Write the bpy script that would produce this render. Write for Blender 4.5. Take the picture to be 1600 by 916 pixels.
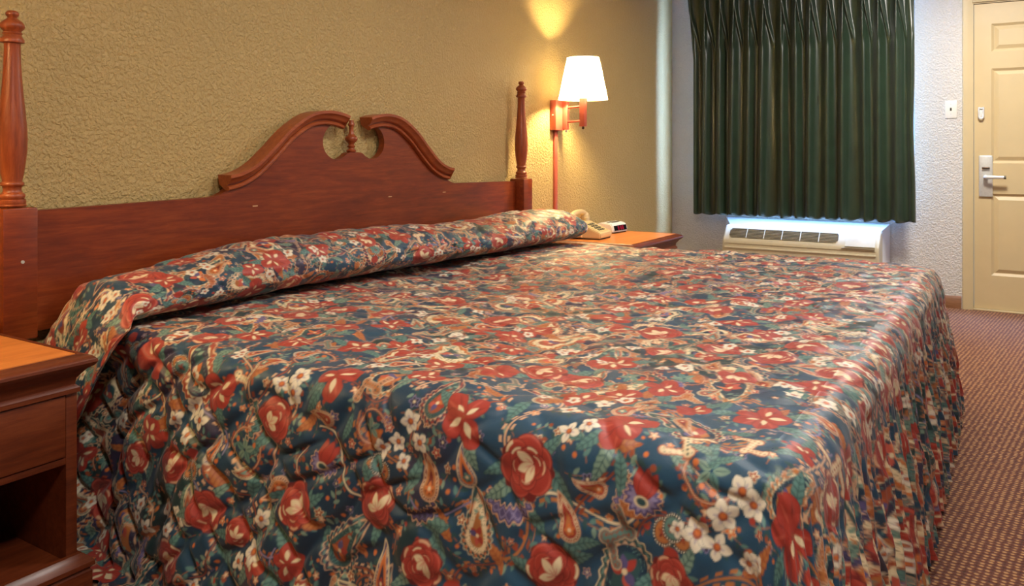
import bpy, bmesh, math, random
import numpy as np
from mathutils import Vector, Matrix

for _o in list(bpy.data.objects):
    bpy.data.objects.remove(_o, do_unlink=True)
scene = bpy.context.scene
COL = scene.collection

# ------------------------------------------------------------------ camera
F_PX = 1257.0
THETA = math.atan2(790.0, F_PX)            # the view turns this far from the bed wall's direction
cam_data = bpy.data.cameras.new('camera')
cam_data.sensor_width = 36.0
cam_data.sensor_fit = 'HORIZONTAL'
cam_data.lens = F_PX / 1600.0 * 36.0
cam_data.shift_y = (235.0 - 458.0) / 1600.0
cam_data.clip_start = 0.05
cam = bpy.data.objects.new('camera', cam_data)
cam.location = (0, 0, 1.06)
cam.rotation_euler = (math.radians(90), 0, THETA - math.radians(90))
COL.objects.link(cam)
scene.camera = cam

# ------------------------------------------------------------------ world, daylight, exposure
world = bpy.data.worlds.new('world')
scene.world = world
world.use_nodes = True
_bg = world.node_tree.nodes['Background']
_bg.inputs[0].default_value = (0.55, 0.75, 1.0, 1)
_bg.inputs[1].default_value = 1.0

scene.view_settings.view_transform = 'Standard'
scene.view_settings.look = 'None'
scene.view_settings.exposure = 0.20
scene.view_settings.gamma = 1.0
scene.view_settings.use_curve_mapping = False


def area_light(name, loc, rot, sx, sy, power, color, shape='RECTANGLE'):
    d = bpy.data.lights.new(name, 'AREA')
    d.shape = shape
    d.size = sx
    if shape == 'RECTANGLE':
        d.size_y = sy
    d.energy = power
    d.color = color
    o = bpy.data.objects.new(name, d)
    o.location = loc
    o.rotation_euler = rot
    COL.objects.link(o)
    return o


XW = 6.16      # window wall
YH = 2.35      # headboard wall
XB, YO, ZC = -2.6, -2.3, 2.5   # back wall, opposite wall, ceiling

# daylight through the window in the window wall (shines towards -X)
area_light('daylight', (XW + 0.112, 1.23, 1.42), (0, math.radians(90), 0), 1.36, 1.24, 370, (0.26, 0.46, 1.0))
# added fill lamps on the ceiling, unseen above the frame
FILL_LAMPS = [(0.38, 0.02, ZC), (2.20, 0.75, ZC), (4.9, 0.15, ZC)]
for _c, _w in zip(FILL_LAMPS, (34, 19, 52)):
    area_light('fill_lamp_light', (_c[0], _c[1], ZC - 0.15), (0, 0, 0), 0.42, 0.42, _w, (1.0, 0.93, 0.85), 'DISK')


# ------------------------------------------------------------------ helpers
def link(o, parent=None):
    COL.objects.link(o)
    if parent is not None:
        o.parent = parent
    return o


def empty(name, loc=(0, 0, 0), rz=0.0):
    o = bpy.data.objects.new(name, None)
    o.location = loc
    o.rotation_euler = (0, 0, rz)
    o.empty_display_size = 0.1
    COL.objects.link(o)
    return o


def tag(o, label=None, cat=None, group=None, kind=None):
    if label:
        o['label'] = label
    if cat:
        o['category'] = cat
    if group:
        o['group'] = group
    if kind:
        o['kind'] = kind
    return o


def from_bm(name, bm, mat, parent=None, smooth=False, angle=None):
    me = bpy.data.meshes.new(name)
    bmesh.ops.recalc_face_normals(bm, faces=bm.faces[:])
    bm.to_mesh(me)
    bm.free()
    if mat is not None:
        me.materials.append(mat)
    if smooth:
        me.polygons.foreach_set('use_smooth', [True] * len(me.polygons))
    o = bpy.data.objects.new(name, me)
    link(o, parent)
    if angle is not None:
        me.polygons.foreach_set('use_smooth', [True] * len(me.polygons))
        m = me
        # sharp edges by angle
        b = bmesh.new()
        b.from_mesh(m)
        for e in b.edges:
            if len(e.link_faces) == 2:
                if e.calc_face_angle(0) > math.radians(angle):
                    e.smooth = False
        b.to_mesh(m)
        b.free()
    return o


def bm_box(bm, x0, x1, y0, y1, z0, z1, bevel=0.0, seg=2):
    r = bmesh.ops.create_cube(bm, size=1.0)
    vs = r['verts']
    for v in vs:
        v.co = Vector(((x0 + x1) / 2 + v.co.x * (x1 - x0), (y0 + y1) / 2 + v.co.y * (y1 - y0), (z0 + z1) / 2 + v.co.z * (z1 - z0)))
    if bevel > 0:
        es = list({e for v in vs for e in v.link_edges})
        bmesh.ops.bevel(bm, geom=es, offset=bevel, segments=seg, affect='EDGES', profile=0.5)
    return vs


def box(name, x0, x1, y0, y1, z0, z1, mat, parent=None, bevel=0.0, seg=2):
    bm = bmesh.new()
    bm_box(bm, min(x0, x1), max(x0, x1), min(y0, y1), max(y0, y1), min(z0, z1), max(z0, z1), bevel, seg)
    return from_bm(name, bm, mat, parent, angle=35 if bevel else None)


def bm_lathe(bm, prof, n=32, cx=0.0, cy=0.0):
    rings = []
    for r, z in prof:
        if r < 1e-5:
            rings.append([bm.verts.new((cx, cy, z))])
        else:
            rings.append([bm.verts.new((cx + r * math.cos(2 * math.pi * i / n), cy + r * math.sin(2 * math.pi * i / n), z)) for i in range(n)])
    for a, b in zip(rings[:-1], rings[1:]):
        for i in range(n):
            j = (i + 1) % n
            if len(a) == 1 and len(b) == 1:
                continue
            if len(a) == 1:
                bm.faces.new((a[0], b[j], b[i]))
            elif len(b) == 1:
                bm.faces.new((a[i], a[j], b[0]))
            else:
                bm.faces.new((a[i], a[j], b[j], b[i]))
    if len(rings[0]) > 1:
        bm.faces.new(rings[0][::-1])
    if len(rings[-1]) > 1:
        bm.faces.new(rings[-1])


def lathe(name, prof, mat, parent=None, n=32, loc=(0, 0)):
    bm = bmesh.new()
    bm_lathe(bm, prof, n, loc[0], loc[1])
    return from_bm(name, bm, mat, parent, angle=50)


def bm_prism(bm, pts, axis, a0, a1):
    """extrude a closed 2-D outline along an axis; pts are the two other coordinates in xyz order"""
    def mk(p, a):
        if axis == 'X':
            return (a, p[0], p[1])
        if axis == 'Y':
            return (p[0], a, p[1])
        return (p[0], p[1], a)
    A = [bm.verts.new(mk(p, a0)) for p in pts]
    B = [bm.verts.new(mk(p, a1)) for p in pts]
    n = len(pts)
    for i in range(n):
        j = (i + 1) % n
        bm.faces.new((A[i], A[j], B[j], B[i]))
    fa = bm.faces.new(A[::-1])
    fb = bm.faces.new(B)
    bmesh.ops.triangulate(bm, faces=[fa, fb], ngon_method='EAR_CLIP')


def prism(name, pts, axis, a0, a1, mat, parent=None, angle=35):
    bm = bmesh.new()
    bm_prism(bm, pts, axis, a0, a1)
    return from_bm(name, bm, mat, parent, angle=angle)


def bm_tube(bm, path, r, n=12, caps=True):
    path = [Vector(p) for p in path]
    rr = r if isinstance(r, (list, tuple)) else [r] * len(path)
    rings = []
    up = None
    for i, p in enumerate(path):
        t = (path[min(i + 1, len(path) - 1)] - path[max(i - 1, 0)]).normalized()
        if up is None:
            ref = Vector((0, 0, 1)) if abs(t.z) < 0.9 else Vector((1, 0, 0))
            up = (ref - t * ref.dot(t)).normalized()
        else:
            up = (up - t * up.dot(t)).normalized()
        s = t.cross(up)
        rings.append([bm.verts.new(p + (up * math.cos(2 * math.pi * k / n) + s * math.sin(2 * math.pi * k / n)) * rr[i]) for k in range(n)])
    for a, b in zip(rings[:-1], rings[1:]):
        for k in range(n):
            m = (k + 1) % n
            bm.faces.new((a[k], a[m], b[m], b[k]))
    if caps:
        bm.faces.new(rings[0][::-1])
        bm.faces.new(rings[-1])


def tube(name, path, r, mat, parent=None, n=12):
    bm = bmesh.new()
    bm_tube(bm, path, r, n)
    return from_bm(name, bm, mat, parent, angle=50)


def srgb(r, g, b):
    f = lambda c: (c / 255.0 / 12.92) if c / 255.0 <= 0.04045 else ((c / 255.0 + 0.055) / 1.055) ** 2.4
    return (f(r), f(g), f(b), 1.0)


class NT:
    """tiny node-tree builder"""
    def __init__(self, name):
        self.m = bpy.data.materials.new(name)
        self.m.use_nodes = True
        self.t = self.m.node_tree
        self.t.nodes.clear()
        self.out = self.t.nodes.new('ShaderNodeOutputMaterial')
        self.tc = None

    def n(self, typ, **kw):
        nd = self.t.nodes.new(typ)
        for k, v in kw.items():
            setattr(nd, k, v)
        return nd

    def l(self, a, b):
        self.t.links.new(a, b)

    def coord(self, kind='Object', scale=(1, 1, 1), rot=(0, 0, 0)):
        if self.tc is None:
            self.tc = self.n('ShaderNodeTexCoord')
        mp = self.n('ShaderNodeMapping')
        mp.inputs['Scale'].default_value = scale
        mp.inputs['Rotation'].default_value = rot
        self.l(self.tc.outputs[kind], mp.inputs['Vector'])
        return mp.outputs[0]

    def noise(self, vec, scale, detail=4, rough=0.55, dist=0.0):
        nd = self.n('ShaderNodeTexNoise')
        nd.inputs['Scale'].default_value = scale
        nd.inputs['Detail'].default_value = detail
        nd.inputs['Roughness'].default_value = rough
        nd.inputs['Distortion'].default_value = dist
        self.l(vec, nd.inputs['Vector'])
        return nd.outputs['Fac']

    def ramp(self, fac, stops):
        nd = self.n('ShaderNodeValToRGB')
        el = nd.color_ramp.elements
        while len(el) < len(stops):
            el.new(0.5)
        for e, (p, c) in zip(el, stops):
            e.position = p
            e.color = c
        self.l(fac, nd.inputs[0])
        return nd.outputs[0]

    def math(self, op, a, b=None):
        nd = self.n('ShaderNodeMath', operation=op)
        for i, v in enumerate((a, b)):
            if v is None:
                continue
            if isinstance(v, (int, float)):
                nd.inputs[i].default_value = v
            else:
                self.l(v, nd.inputs[i])
        return nd.outputs[0]

    def mix(self, fac, a, b, blend='MIX'):
        nd = self.n('ShaderNodeMix', data_type='RGBA', blend_type=blend)
        for i, v in ((0, fac), (6, a), (7, b)):
            if isinstance(v, (int, float)):
                nd.inputs[i].default_value = v
            elif isinstance(v, tuple):
                nd.inputs[i].default_value = v
            else:
                self.l(v, nd.inputs[i])
        return nd.outputs[2]

    def bsdf(self, color, rough=0.5, spec=0.5, metal=0.0, bump=None, bump_strength=0.3, bump_dist=0.002, coat=0.0, sheen=0.0):
        p = self.n('ShaderNodeBsdfPrincipled')
        if isinstance(color, tuple):
            p.inputs['Base Color'].default_value = color
        else:
            self.l(color, p.inputs['Base Color'])
        if isinstance(rough, (int, float)):
            p.inputs['Roughness'].default_value = rough
        else:
            self.l(rough, p.inputs['Roughness'])
        p.inputs['Specular IOR Level'].default_value = spec
        p.inputs['Metallic'].default_value = metal
        p.inputs['Coat Weight'].default_value = coat
        p.inputs['Coat Roughness'].default_value = 0.2
        p.inputs['Sheen Weight'].default_value = sheen
        if bump is not None:
            b = self.n('ShaderNodeBump')
            b.inputs['Strength'].default_value = bump_strength
            b.inputs['Distance'].default_value = bump_dist
            self.l(bump, b.inputs['Height'])
            self.l(b.outputs[0], p.inputs['Normal'])
        self.l(p.outputs[0], self.out.inputs[0])
        return p


def plain(name, color, rough=0.5, spec=0.5, metal=0.0, var=0.06, scale=40, bump=0.0):
    t = NT(name)
    f = t.noise(t.coord(), scale, 3)
    c0 = tuple(c * (1 - var) for c in color[:3]) + (1,)
    c1 = tuple(min(1, c * (1 + var)) for c in color[:3]) + (1,)
    t.bsdf(t.ramp(f, [(0.3, c0), (0.7, c1)]), rough, spec, metal, bump=f if bump else None, bump_strength=bump, bump_dist=0.001)
    return t.m


def wood(name, dark, mid, light, grain=(1.2, 14, 14), rough=0.38, coat=0.15, scale=5.0):
    t = NT(name)
    v = t.coord('Object', grain)
    big = t.noise(t.coord('Object', (1.3, 2.5, 2.5)), 2.2, 3)
    g = t.noise(v, scale, 8, 0.65, 0.6)
    fine = t.noise(t.coord('Object', tuple(k * 3 for k in grain)), scale * 2.2, 4, 0.6)
    m = t.math('ADD', t.math('MULTIPLY', g, 0.55), t.math('ADD', t.math('MULTIPLY', big, 0.3), t.math('MULTIPLY', fine, 0.15)))
    c = t.ramp(m, [(0.33, dark), (0.5, mid), (0.68, light)])
    r = t.math('ADD', t.math('MULTIPLY', fine, 0.15), rough - 0.07)
    t.bsdf(c, r, 0.45, bump=fine, bump_strength=0.06, bump_dist=0.001, coat=coat)
    return t.m


def wall_paint(name, color, rough=0.45, strength=0.8):
    t = NT(name)
    v = t.coord('Object')
    n1 = t.noise(v, 92, 3, 0.5, 0.4)
    n2 = t.noise(v, 38, 2, 0.5)
    vor = t.n('ShaderNodeTexVoronoi', feature='SMOOTH_F1')
    vor.inputs['Scale'].default_value = 78
    t.l(v, vor.inputs['Vector'])
    h = t.math('ADD', t.math('MULTIPLY', t.ramp(n1, [(0.42, (0, 0, 0, 1)), (0.62, (1, 1, 1, 1))]), 0.6), t.math('ADD', t.math('MULTIPLY', vor.outputs['Distance'], 0.5), t.math('MULTIPLY', n2, 0.5)))
    big = t.noise(v, 1.6, 3)
    c0 = tuple(c * 0.95 for c in color[:3]) + (1,)
    c = t.ramp(big, [(0.3, c0), (0.7, color)])
    t.bsdf(c, rough, 0.45, bump=h, bump_strength=strength, bump_dist=0.006)
    return t.m


M = {}
M['wall_lamp_tint'] = wall_paint('wall_lamp_tint', srgb(194, 167, 108))  # off-white paint with the lamps' warm light put into its colour
M['wall_white'] = wall_paint('wall_white', srgb(216, 212, 204))
M['ceiling'] = wall_paint('ceiling_paint', srgb(225, 220, 208), 0.8, 0.4)
M['cherry'] = wood('cherry_wood', srgb(88, 28, 6), srgb(122, 47, 13), srgb(152, 70, 25), coat=0.06)
M['cherry_upright'] = wood('cherry_wood_upright', srgb(104, 40, 18), srgb(146, 66, 30), srgb(178, 92, 46), grain=(14, 14, 1.2))
M['cherry_lit'] = wood('cherry_moulding_lit', srgb(112, 46, 20), srgb(152, 72, 34), srgb(180, 96, 50))  # same wood as the panel, coloured lighter for the light falling on it
M['ns_wood'] = wood('nightstand_wood', srgb(70, 27, 12), srgb(100, 43, 19), srgb(126, 62, 30))
M['laminate'] = wood('laminate_top', srgb(188, 106, 44), srgb(214, 130, 62), srgb(230, 152, 82), grain=(1.0, 9, 9), rough=0.32, scale=4.0)
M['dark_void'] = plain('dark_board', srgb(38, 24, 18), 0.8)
M['baseboard'] = wood('baseboard_wood', srgb(104, 66, 40), srgb(134, 90, 58), srgb(152, 108, 74), grain=(8, 1.2, 14))
M['door'] = plain('door_paint', srgb(204, 184, 140), 0.42, 0.4, var=0.03, scale=6)
M['trim_cream'] = plain('casing_paint', srgb(202, 184, 142), 0.45, 0.4, var=0.03, scale=6)
M['white_paint'] = plain('white_paint', srgb(225, 228, 232), 0.4, 0.4, var=0.02)
M['ac_plastic'] = plain('beige_plastic', srgb(204, 194, 164), 0.42, 0.45, var=0.03)
M['ac_grille'] = plain('grille_plastic', srgb(168, 156, 126), 0.45, 0.4)
M['ac_dark'] = plain('grille_void', srgb(45, 40, 33), 0.8)
M['phone'] = plain('phone_plastic', srgb(222, 196, 146), 0.32, 0.5, var=0.03)
M['phone_key'] = plain('phone_key', srgb(96, 92, 76), 0.45, 0.4)
M['phone_face'] = plain('phone_faceplate', srgb(198, 180, 132), 0.4, 0.4)
M['clock_white'] = plain('clock_plastic', srgb(222, 226, 228), 0.35, 0.5, var=0.02)
M['clock_black'] = plain('clock_lens', srgb(18, 18, 24), 0.15, 0.5)
M['lamp_red'] = plain('lamp_red_paint', srgb(186, 92, 74), 0.35, 0.5, var=0.05)
M['metal'] = plain('brushed_nickel', srgb(206, 206, 198), 0.36, 0.5, metal=0.35, var=0.06, scale=90)
M['white_metal'] = plain('white_metal', srgb(232, 232, 226), 0.3, 0.5, metal=0.2, var=0.03)
M['plate_white'] = plain('switch_plastic', srgb(228, 226, 214), 0.35, 0.5, var=0.02)
M['brass_dark'] = plain('dark_brass', srgb(70, 52, 34), 0.4, 0.5, metal=0.6)
M['pale_chip'] = plain('pale_chip', srgb(205, 165, 120), 0.7)
M['mattress'] = plain('mattress_cloth', srgb(60, 58, 62), 0.9, 0.1)


def emission_mat(name, color, strength):
    t = NT(name)
    e = t.n('ShaderNodeEmission')
    e.inputs[0].default_value = color
    e.inputs[1].default_value = strength
    t.l(e.outputs[0], t.out.inputs[0])
    return t.m


def shade_mat():
    t = NT('lamp_shade_fabric')
    f = t.noise(t.coord('Object', (1, 1, 1)), 220, 2)
    c = t.ramp(f, [(0.3, (0.92, 0.90, 0.86, 1)), (0.7, (0.96, 0.95, 0.92, 1))])
    tr = t.n('ShaderNodeBsdfTranslucent')
    t.l(c, tr.inputs[0])
    df = t.n('ShaderNodeBsdfDiffuse')
    t.l(c, df.inputs[0])
    mx = t.n('ShaderNodeMixShader')
    mx.inputs[0].default_value = 0.25
    t.l(tr.outputs[0], mx.inputs[1])
    t.l(df.outputs[0], mx.inputs[2])
    t.l(mx.outputs[0], t.out.inputs[0])
    return t.m


def glass_mat():
    t = NT('window_glass')
    tr = t.n('ShaderNodeBsdfTransparent')
    tr.inputs[0].default_value = (0.93, 0.97, 1, 1)
    gl = t.n('ShaderNodeBsdfGlossy')
    gl.inputs['Roughness'].default_value = 0.02
    mx = t.n('ShaderNodeMixShader')
    mx.inputs[0].default_value = 0.06
    t.l(tr.outputs[0], mx.inputs[1])
    t.l(gl.outputs[0], mx.inputs[2])
    t.l(mx.outputs[0], t.out.inputs[0])
    return t.m


def curtain_mat():
    t = NT('green_satin')
    v = t.coord('Object')
    f = t.noise(v, 9, 4)
    w = t.noise(t.coord('Object', (1, 220, 12)), 6, 2)
    c = t.ramp(f, [(0.3, srgb(27, 46, 29)), (0.7, srgb(36, 57, 38))])
    p = t.bsdf(c, 0.33, 0.7, bump=w, bump_strength=0.05, bump_dist=0.001, sheen=0.15)
    tl = t.n('ShaderNodeBsdfTranslucent')
    tl.inputs[0].default_value = srgb(20, 70, 60)
    mx = t.n('ShaderNodeMixShader')
    mx.inputs[0].default_value = 0.04
    t.l(p.outputs[0], mx.inputs[1])
    t.l(tl.outputs[0], mx.inputs[2])
    t.l(mx.outputs[0], t.out.inputs[0])
    return t.m


def carpet_mat():
    t = NT('carpet_loop')
    v = t.coord('Object')
    br = t.n('ShaderNodeTexVoronoi', feature='F1')
    br.inputs['Scale'].default_value = 1.0
    br.inputs['Randomness'].default_value = 0.25
    mp = t.coord('Object', (60, 54, 1), (0, 0, math.radians(6)))
    t.l(mp, br.inputs['Vector'])
    nz = t.noise(v, 420, 3)
    n2 = t.noise(v, 7, 3)
    n3 = t.noise(v, 90, 2)
    d = t.math('ADD', br.outputs['Distance'], t.math('MULTIPLY', t.math('SUBTRACT', nz, 0.5), 0.22))
    bright = t.mix(n3, srgb(188, 142, 90), srgb(168, 126, 84))
    mid = t.mix(n2, srgb(108, 58, 40), srgb(98, 54, 40))
    f = t.ramp(d, [(0.24, (1, 1, 1, 1)), (0.36, (0, 0, 0, 1))])
    c = t.mix(f, mid, bright)
    f2 = t.ramp(d, [(0.50, (0, 0, 0, 1)), (0.75, (1, 1, 1, 1))])
    c = t.mix(f2, c, srgb(62, 30, 24))
    h = t.math('SUBTRACT', t.math('MULTIPLY', nz, 0.4), d)
    t.bsdf(c, 0.95, 0.1, bump=h, bump_strength=0.7, bump_dist=0.006, sheen=0.2)
    return t.m


M['shade'] = shade_mat()
M['glass'] = glass_mat()
M['curtain'] = curtain_mat()
M['carpet'] = carpet_mat()
M['bulb'] = emission_mat('bulb_glow', (1.0, 0.75, 0.36, 1), 1500.0)
M['bulb_dim'] = emission_mat('bulb_glow_soft', (1.0, 0.73, 0.33, 1), 620.0)
M['red_led'] = emission_mat('red_led', (1.0, 0.03, 0.08, 1), 0.45)
M['dome'] = emission_mat('fill_lamp_glass', (1.0, 0.9, 0.75, 1), 3.0)  # glow of the added fill lamps on the ceiling

# ------------------------------------------------------------------ the room
WY0, WY1, WZ0, WZ1 = 0.60, 1.86, 0.655, 2.12     # window opening
DY0, DY1, DZ1 = -0.515, 0.265, 2.045            # door opening
FT = 0.12                                       # wall thickness


def structure(o):
    o['kind'] = 'structure'
    return o


structure(box('floor', XB - FT, XW + FT, YO - FT, YH + FT, -0.1, 0.0, M['carpet']))
structure(box('ceiling', XB - FT, XW + FT, YO - FT, YH + FT, ZC, ZC + 0.1, M['ceiling']))
structure(box('wall_headboard', XB - FT, XW + FT, YH, YH + FT, 0, ZC, M['wall_lamp_tint']))
structure(box('wall_back', XB - FT, XB, YO, YH, 0, ZC, M['wall_white']))
structure(box('wall_opposite', XB - FT, XW + FT, YO - FT, YO, 0, ZC, M['wall_white']))


def wall_with_openings():
    bm = bmesh.new()
    ys = [YO, DY0, DY1, WY0, WY1, YH]
    zs = [0, WZ0, DZ1, WZ1, ZC]
    holes = {(1, 0), (1, 1), (3, 1), (3, 2)}
    vv = {}

    def V(i, j, k):
        key = (i, j, k)
        if key not in vv:
            vv[key] = bm.verts.new((XW if k == 0 else XW + FT, ys[i], zs[j]))
        return vv[key]

    solid = lambda i, j: 0 <= i < 5 and 0 <= j < 4 and (i, j) not in holes
    for i in range(5):
        for j in range(4):
            if not solid(i, j):
                continue
            for k in (0, 1):
                bm.faces.new((V(i, j, k), V(i + 1, j, k), V(i + 1, j + 1, k), V(i, j + 1, k)))
            if not solid(i - 1, j):
                bm.faces.new((V(i, j, 0), V(i, j + 1, 0), V(i, j + 1, 1), V(i, j, 1)))
            if not solid(i + 1, j):
                bm.faces.new((V(i + 1, j, 0), V(i + 1, j + 1, 0), V(i + 1, j + 1, 1), V(i + 1, j, 1)))
            if not solid(i, j - 1):
                bm.faces.new((V(i, j, 0), V(i + 1, j, 0), V(i + 1, j, 1), V(i, j, 1)))
            if not solid(i, j + 1):
                bm.faces.new((V(i, j + 1, 0), V(i + 1, j + 1, 0), V(i + 1, j + 1, 1), V(i, j + 1, 1)))
    return from_bm('wall_window', bm, M['wall_white'])


structure(wall_with_openings())

# baseboards: the brown one on the window wall, between the air conditioner and the door
def baseboard_profile(y0, y1, name):
    pts = [(XW, 0.0), (XW - 0.014, 0.0), (XW - 0.014, 0.070), (XW - 0.006, 0.083), (XW, 0.083)]
    return structure(prism(name, pts, 'Y', y0, y1, M['baseboard']))


baseboard_profile(0.318, 0.735, 'baseboard_window')
structure(prism('baseboard_headboard', [(YH, 0.0), (YH - 0.014, 0.0), (YH - 0.014, 0.07), (YH - 0.006, 0.083), (YH, 0.083)], 'X', XB, XW - 0.02, M['baseboard']))

# window: frame, mullion, two panes and a sill, behind the curtain
win = structure(empty('window_1', (0, 0, 0)))
def frame_rect(name, y0, y1, z0, z1, w, x0, x1, mat, parent):
    bm = bmesh.new()
    bm_box(bm, x0, x1, y0, y1, z0, z0 + w)
    bm_box(bm, x0, x1, y0, y1, z1 - w, z1)
    bm_box(bm, x0, x1, y0, y0 + w, z0 + w, z1 - w)
    bm_box(bm, x0, x1, y1 - w, y1, z0 + w, z1 - w)
    return from_bm(name, bm, mat, parent)


frame_rect('window_frame', WY0, WY1, WZ0, WZ1, 0.045, XW + 0.055, XW + 0.105, M['white_paint'], win)
ym = (WY0 + WY1) / 2
box('mullion', XW + 0.06, XW + 0.10, ym - 0.022, ym + 0.022, WZ0 + 0.045, WZ1 - 0.045, M['white_paint'], win)
box('pane', XW + 0.078, XW + 0.082, WY0 + 0.045, ym - 0.022, WZ0 + 0.045, WZ1 - 0.045, M['glass'], win)
box('pane', XW + 0.078, XW + 0.082, ym + 0.022, WY1 - 0.045, WZ0 + 0.045, WZ1 - 0.045, M['glass'], win)
box('window_sill', XW - 0.012, XW + 0.055, WY0 - 0.0, WY1 + 0.0, WZ0 - 0.004, WZ0 + 0.012, M['white_paint'], win, 0.004)

# door: six-panel slab, casing, lock, swing-bar latch
door = structure(empty('door_1', (0, 0, 0)))
DX = XW + 0.012          # face of the slab
dy0, dy1, dz0, dz1 = DY0 + 0.02, DY1 - 0.02, 0.012, 2.03


def door_slab():
    """slab whose face has six recesses; each raised panel is a piece of its own"""
    st, ml = 0.098, 0.096
    wpan = (dy1 - dy0 - 2 * st - ml) / 2
    cols = [(dy1 - st - wpan, dy1 - st), (dy0 + st, dy0 + st + wpan)]
    rows = [(0.235, 0.775), (0.975, 1.60), (1.71, 1.895)]
    ys = sorted({dy0, dy1} | {v for c in cols for v in c})
    zs = sorted({dz0, dz1} | {v for r in rows for v in r})
    bm = bmesh.new()
    dep, cham = 0.012, 0.016
    inpan = lambda y, z: any(a - 1e-6 < y < b + 1e-6 for a, b in cols) and any(a - 1e-6 < z < b + 1e-6 for a, b in rows)
    g = {}
    def V(y, z, x=DX):
        k = (round(y, 5), round(z, 5), round(x, 5))
        if k not in g:
            g[k] = bm.verts.new((x, y, z))
        return g[k]
    for i in range(len(ys) - 1):
        for j in range(len(zs) - 1):
            a, b, c, d = ys[i], ys[i + 1], zs[j], zs[j + 1]
            if inpan((a + b) / 2, (c + d) / 2):
                o = [V(a, c), V(b, c), V(b, d), V(a, d)]
                q = [V(a + cham, c + cham, DX + dep), V(b - cham, c + cham, DX + dep), V(b - cham, d - cham, DX + dep), V(a + cham, d - cham, DX + dep)]
                for k in range(4):
                    bm.faces.new((o[k], o[(k + 1) % 4], q[(k + 1) % 4], q[k]))
                bm.faces.new(q)
            else:
                bm.faces.new((V(a, c), V(b, c), V(b, d), V(a, d)))
    # edge and back
    bm_box(bm, DX + 0.0125, DX + 0.042, dy0, dy1, dz0, dz1)
    for y in (dy0, dy1):
        for j in range(len(zs) - 1):
            bm.faces.new((V(y, zs[j]), V(y, zs[j + 1]), V(y, zs[j + 1], DX + 0.0125), V(y, zs[j], DX + 0.0125)))
    o = from_bm('door_slab', bm, M['door'], door)
    for a, b in cols:
        for c, d in rows:
            bm = bmesh.new()
            m0, m1 = cham + 0.004, cham + 0.026
            A = [bm.verts.new((DX + dep, y, z)) for y, z in ((a + m0, c + m0), (b - m0, c + m0), (b - m0, d - m0), (a + m0, d - m0))]
            B = [bm.verts.new((DX + 0.002, y, z)) for y, z in ((a + m1, c + m1), (b - m1, c + m1), (b - m1, d - m1), (a + m1, d - m1))]
            for k in range(4):
                bm.faces.new((A[k], A[(k + 1) % 4], B[(k + 1) % 4], B[k]))
            bm.faces.new(B)
            bm.faces.new(A[::-1])
            from_bm('panel', bm, M['door'], door)
    return o


door_slab()
# jamb and casing
bm = bmesh.new()
bm_box(bm, XW - 0.002, XW + FT, DY1 - 0.017, DY1, 0, DZ1)
bm_box(bm, XW - 0.002, XW + FT, DY0, DY0 + 0.017, 0, DZ1)
bm_box(bm, XW - 0.002, XW + FT, DY0 + 0.017, DY1 - 0.017, DZ1 - 0.012, DZ1)
from_bm('jamb', bm, M['trim_cream'], door)


def casing(y_in, y_out, name='casing'):
    s = 1 if y_out > y_in else -1
    w = abs(y_out - y_in)
    pts = [(XW, y_in), (XW - 0.010, y_in), (XW - 0.012, y_in + s * 0.012), (XW - 0.016, y_in + s * w * 0.45), (XW - 0.017, y_in + s * (w - 0.006)), (XW - 0.012, y_out), (XW, y_out)]
    return prism(name, pts, 'Z', 0.0, DZ1 + 0.055, M['trim_cream'], door)


casing(DY1 - 0.010, DY1 + 0.048)
casing(DY0 + 0.010, DY0 - 0.048)
box('casing', XW - 0.017, XW, DY0 + 0.010, DY1 - 0.010, DZ1 - 0.005, DZ1 + 0.055, M['trim_cream'], door, 0.003)
box('threshold', XW - 0.012, XW + FT, DY0 + 0.017, DY1 - 0.017, 0.0, 0.010, M['trim_cream'], door, 0.003)
box('strike_plate', XW + 0.001, XW + 0.010, DY1 - 0.0175, DY1 - 0.0165, 0.80, 1.02, M['brass_dark'], door)

lock = box('lock_plate', DX - 0.014, DX, 0.138, 0.218, 0.752, 1.026, M['metal'], door, 0.006, 3)
tube('lever_handle', [(DX - 0.012, 0.178, 0.885), (DX - 0.055, 0.178, 0.885), (DX - 0.062, 0.168, 0.885), (DX - 0.062, 0.075, 0.884)], [0.013, 0.012, 0.011, 0.0105], M['white_metal'], lock)
tube('lever_tip', [(DX - 0.062, 0.0755, 0.884), (DX - 0.062, 0.062, 0.884)], 0.011, M['phone_key'], lock)
bm = bmesh.new()
bm_box(bm, DX - 0.030, DX - 0.013, 0.155, 0.200, 0.938, 0.950, 0.004)
bm_lathe(bm, [(0.0001, 0), (0.0001, 0.001)], 6, DX, 0.178)
from_bm('thumb_turn', bm, M['brass_dark'], lock)

latch = empty('swing_bar_latch', (DX, 0.204, 1.31))
latch.parent = door
box('latch_base', -0.012, 0, -0.018, 0.018, -0.036, 0.030, M['white_metal'], latch, 0.004)
tube('latch_bar', [(-0.020, 0.013, 0.036), (-0.020, 0.013, -0.03), (-0.020, 0.007, -0.040), (-0.020, -0.007, -0.040), (-0.020, -0.013, -0.03), (-0.020, -0.013, 0.036)], 0.0055, M['white_metal'], latch, 8)
box('latch_hinge', -0.022, -0.010, -0.016, 0.016, 0.022, 0.032, M['metal'], latch, 0.003)

# light switch
sw = tag(empty('light_switch', (XW, 0.380, 1.336)), 'white toggle light switch on the wall beside the door', 'switch')
box('switch_plate', -0.006, 0, -0.036, 0.036, -0.060, 0.060, M['plate_white'], sw, 0.003)
prism('toggle', [(-0.006, -0.010), (-0.018, 0.004), (-0.018, 0.010), (-0.006, 0.008)], 'Y', -0.005, 0.005, M['phone_key'], sw)
for z in (-0.032, 0.032):
    tube('screw', [(-0.0075, 0, z), (-0.004, 0, z)], 0.0032, M['metal'], sw, 10)

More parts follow.
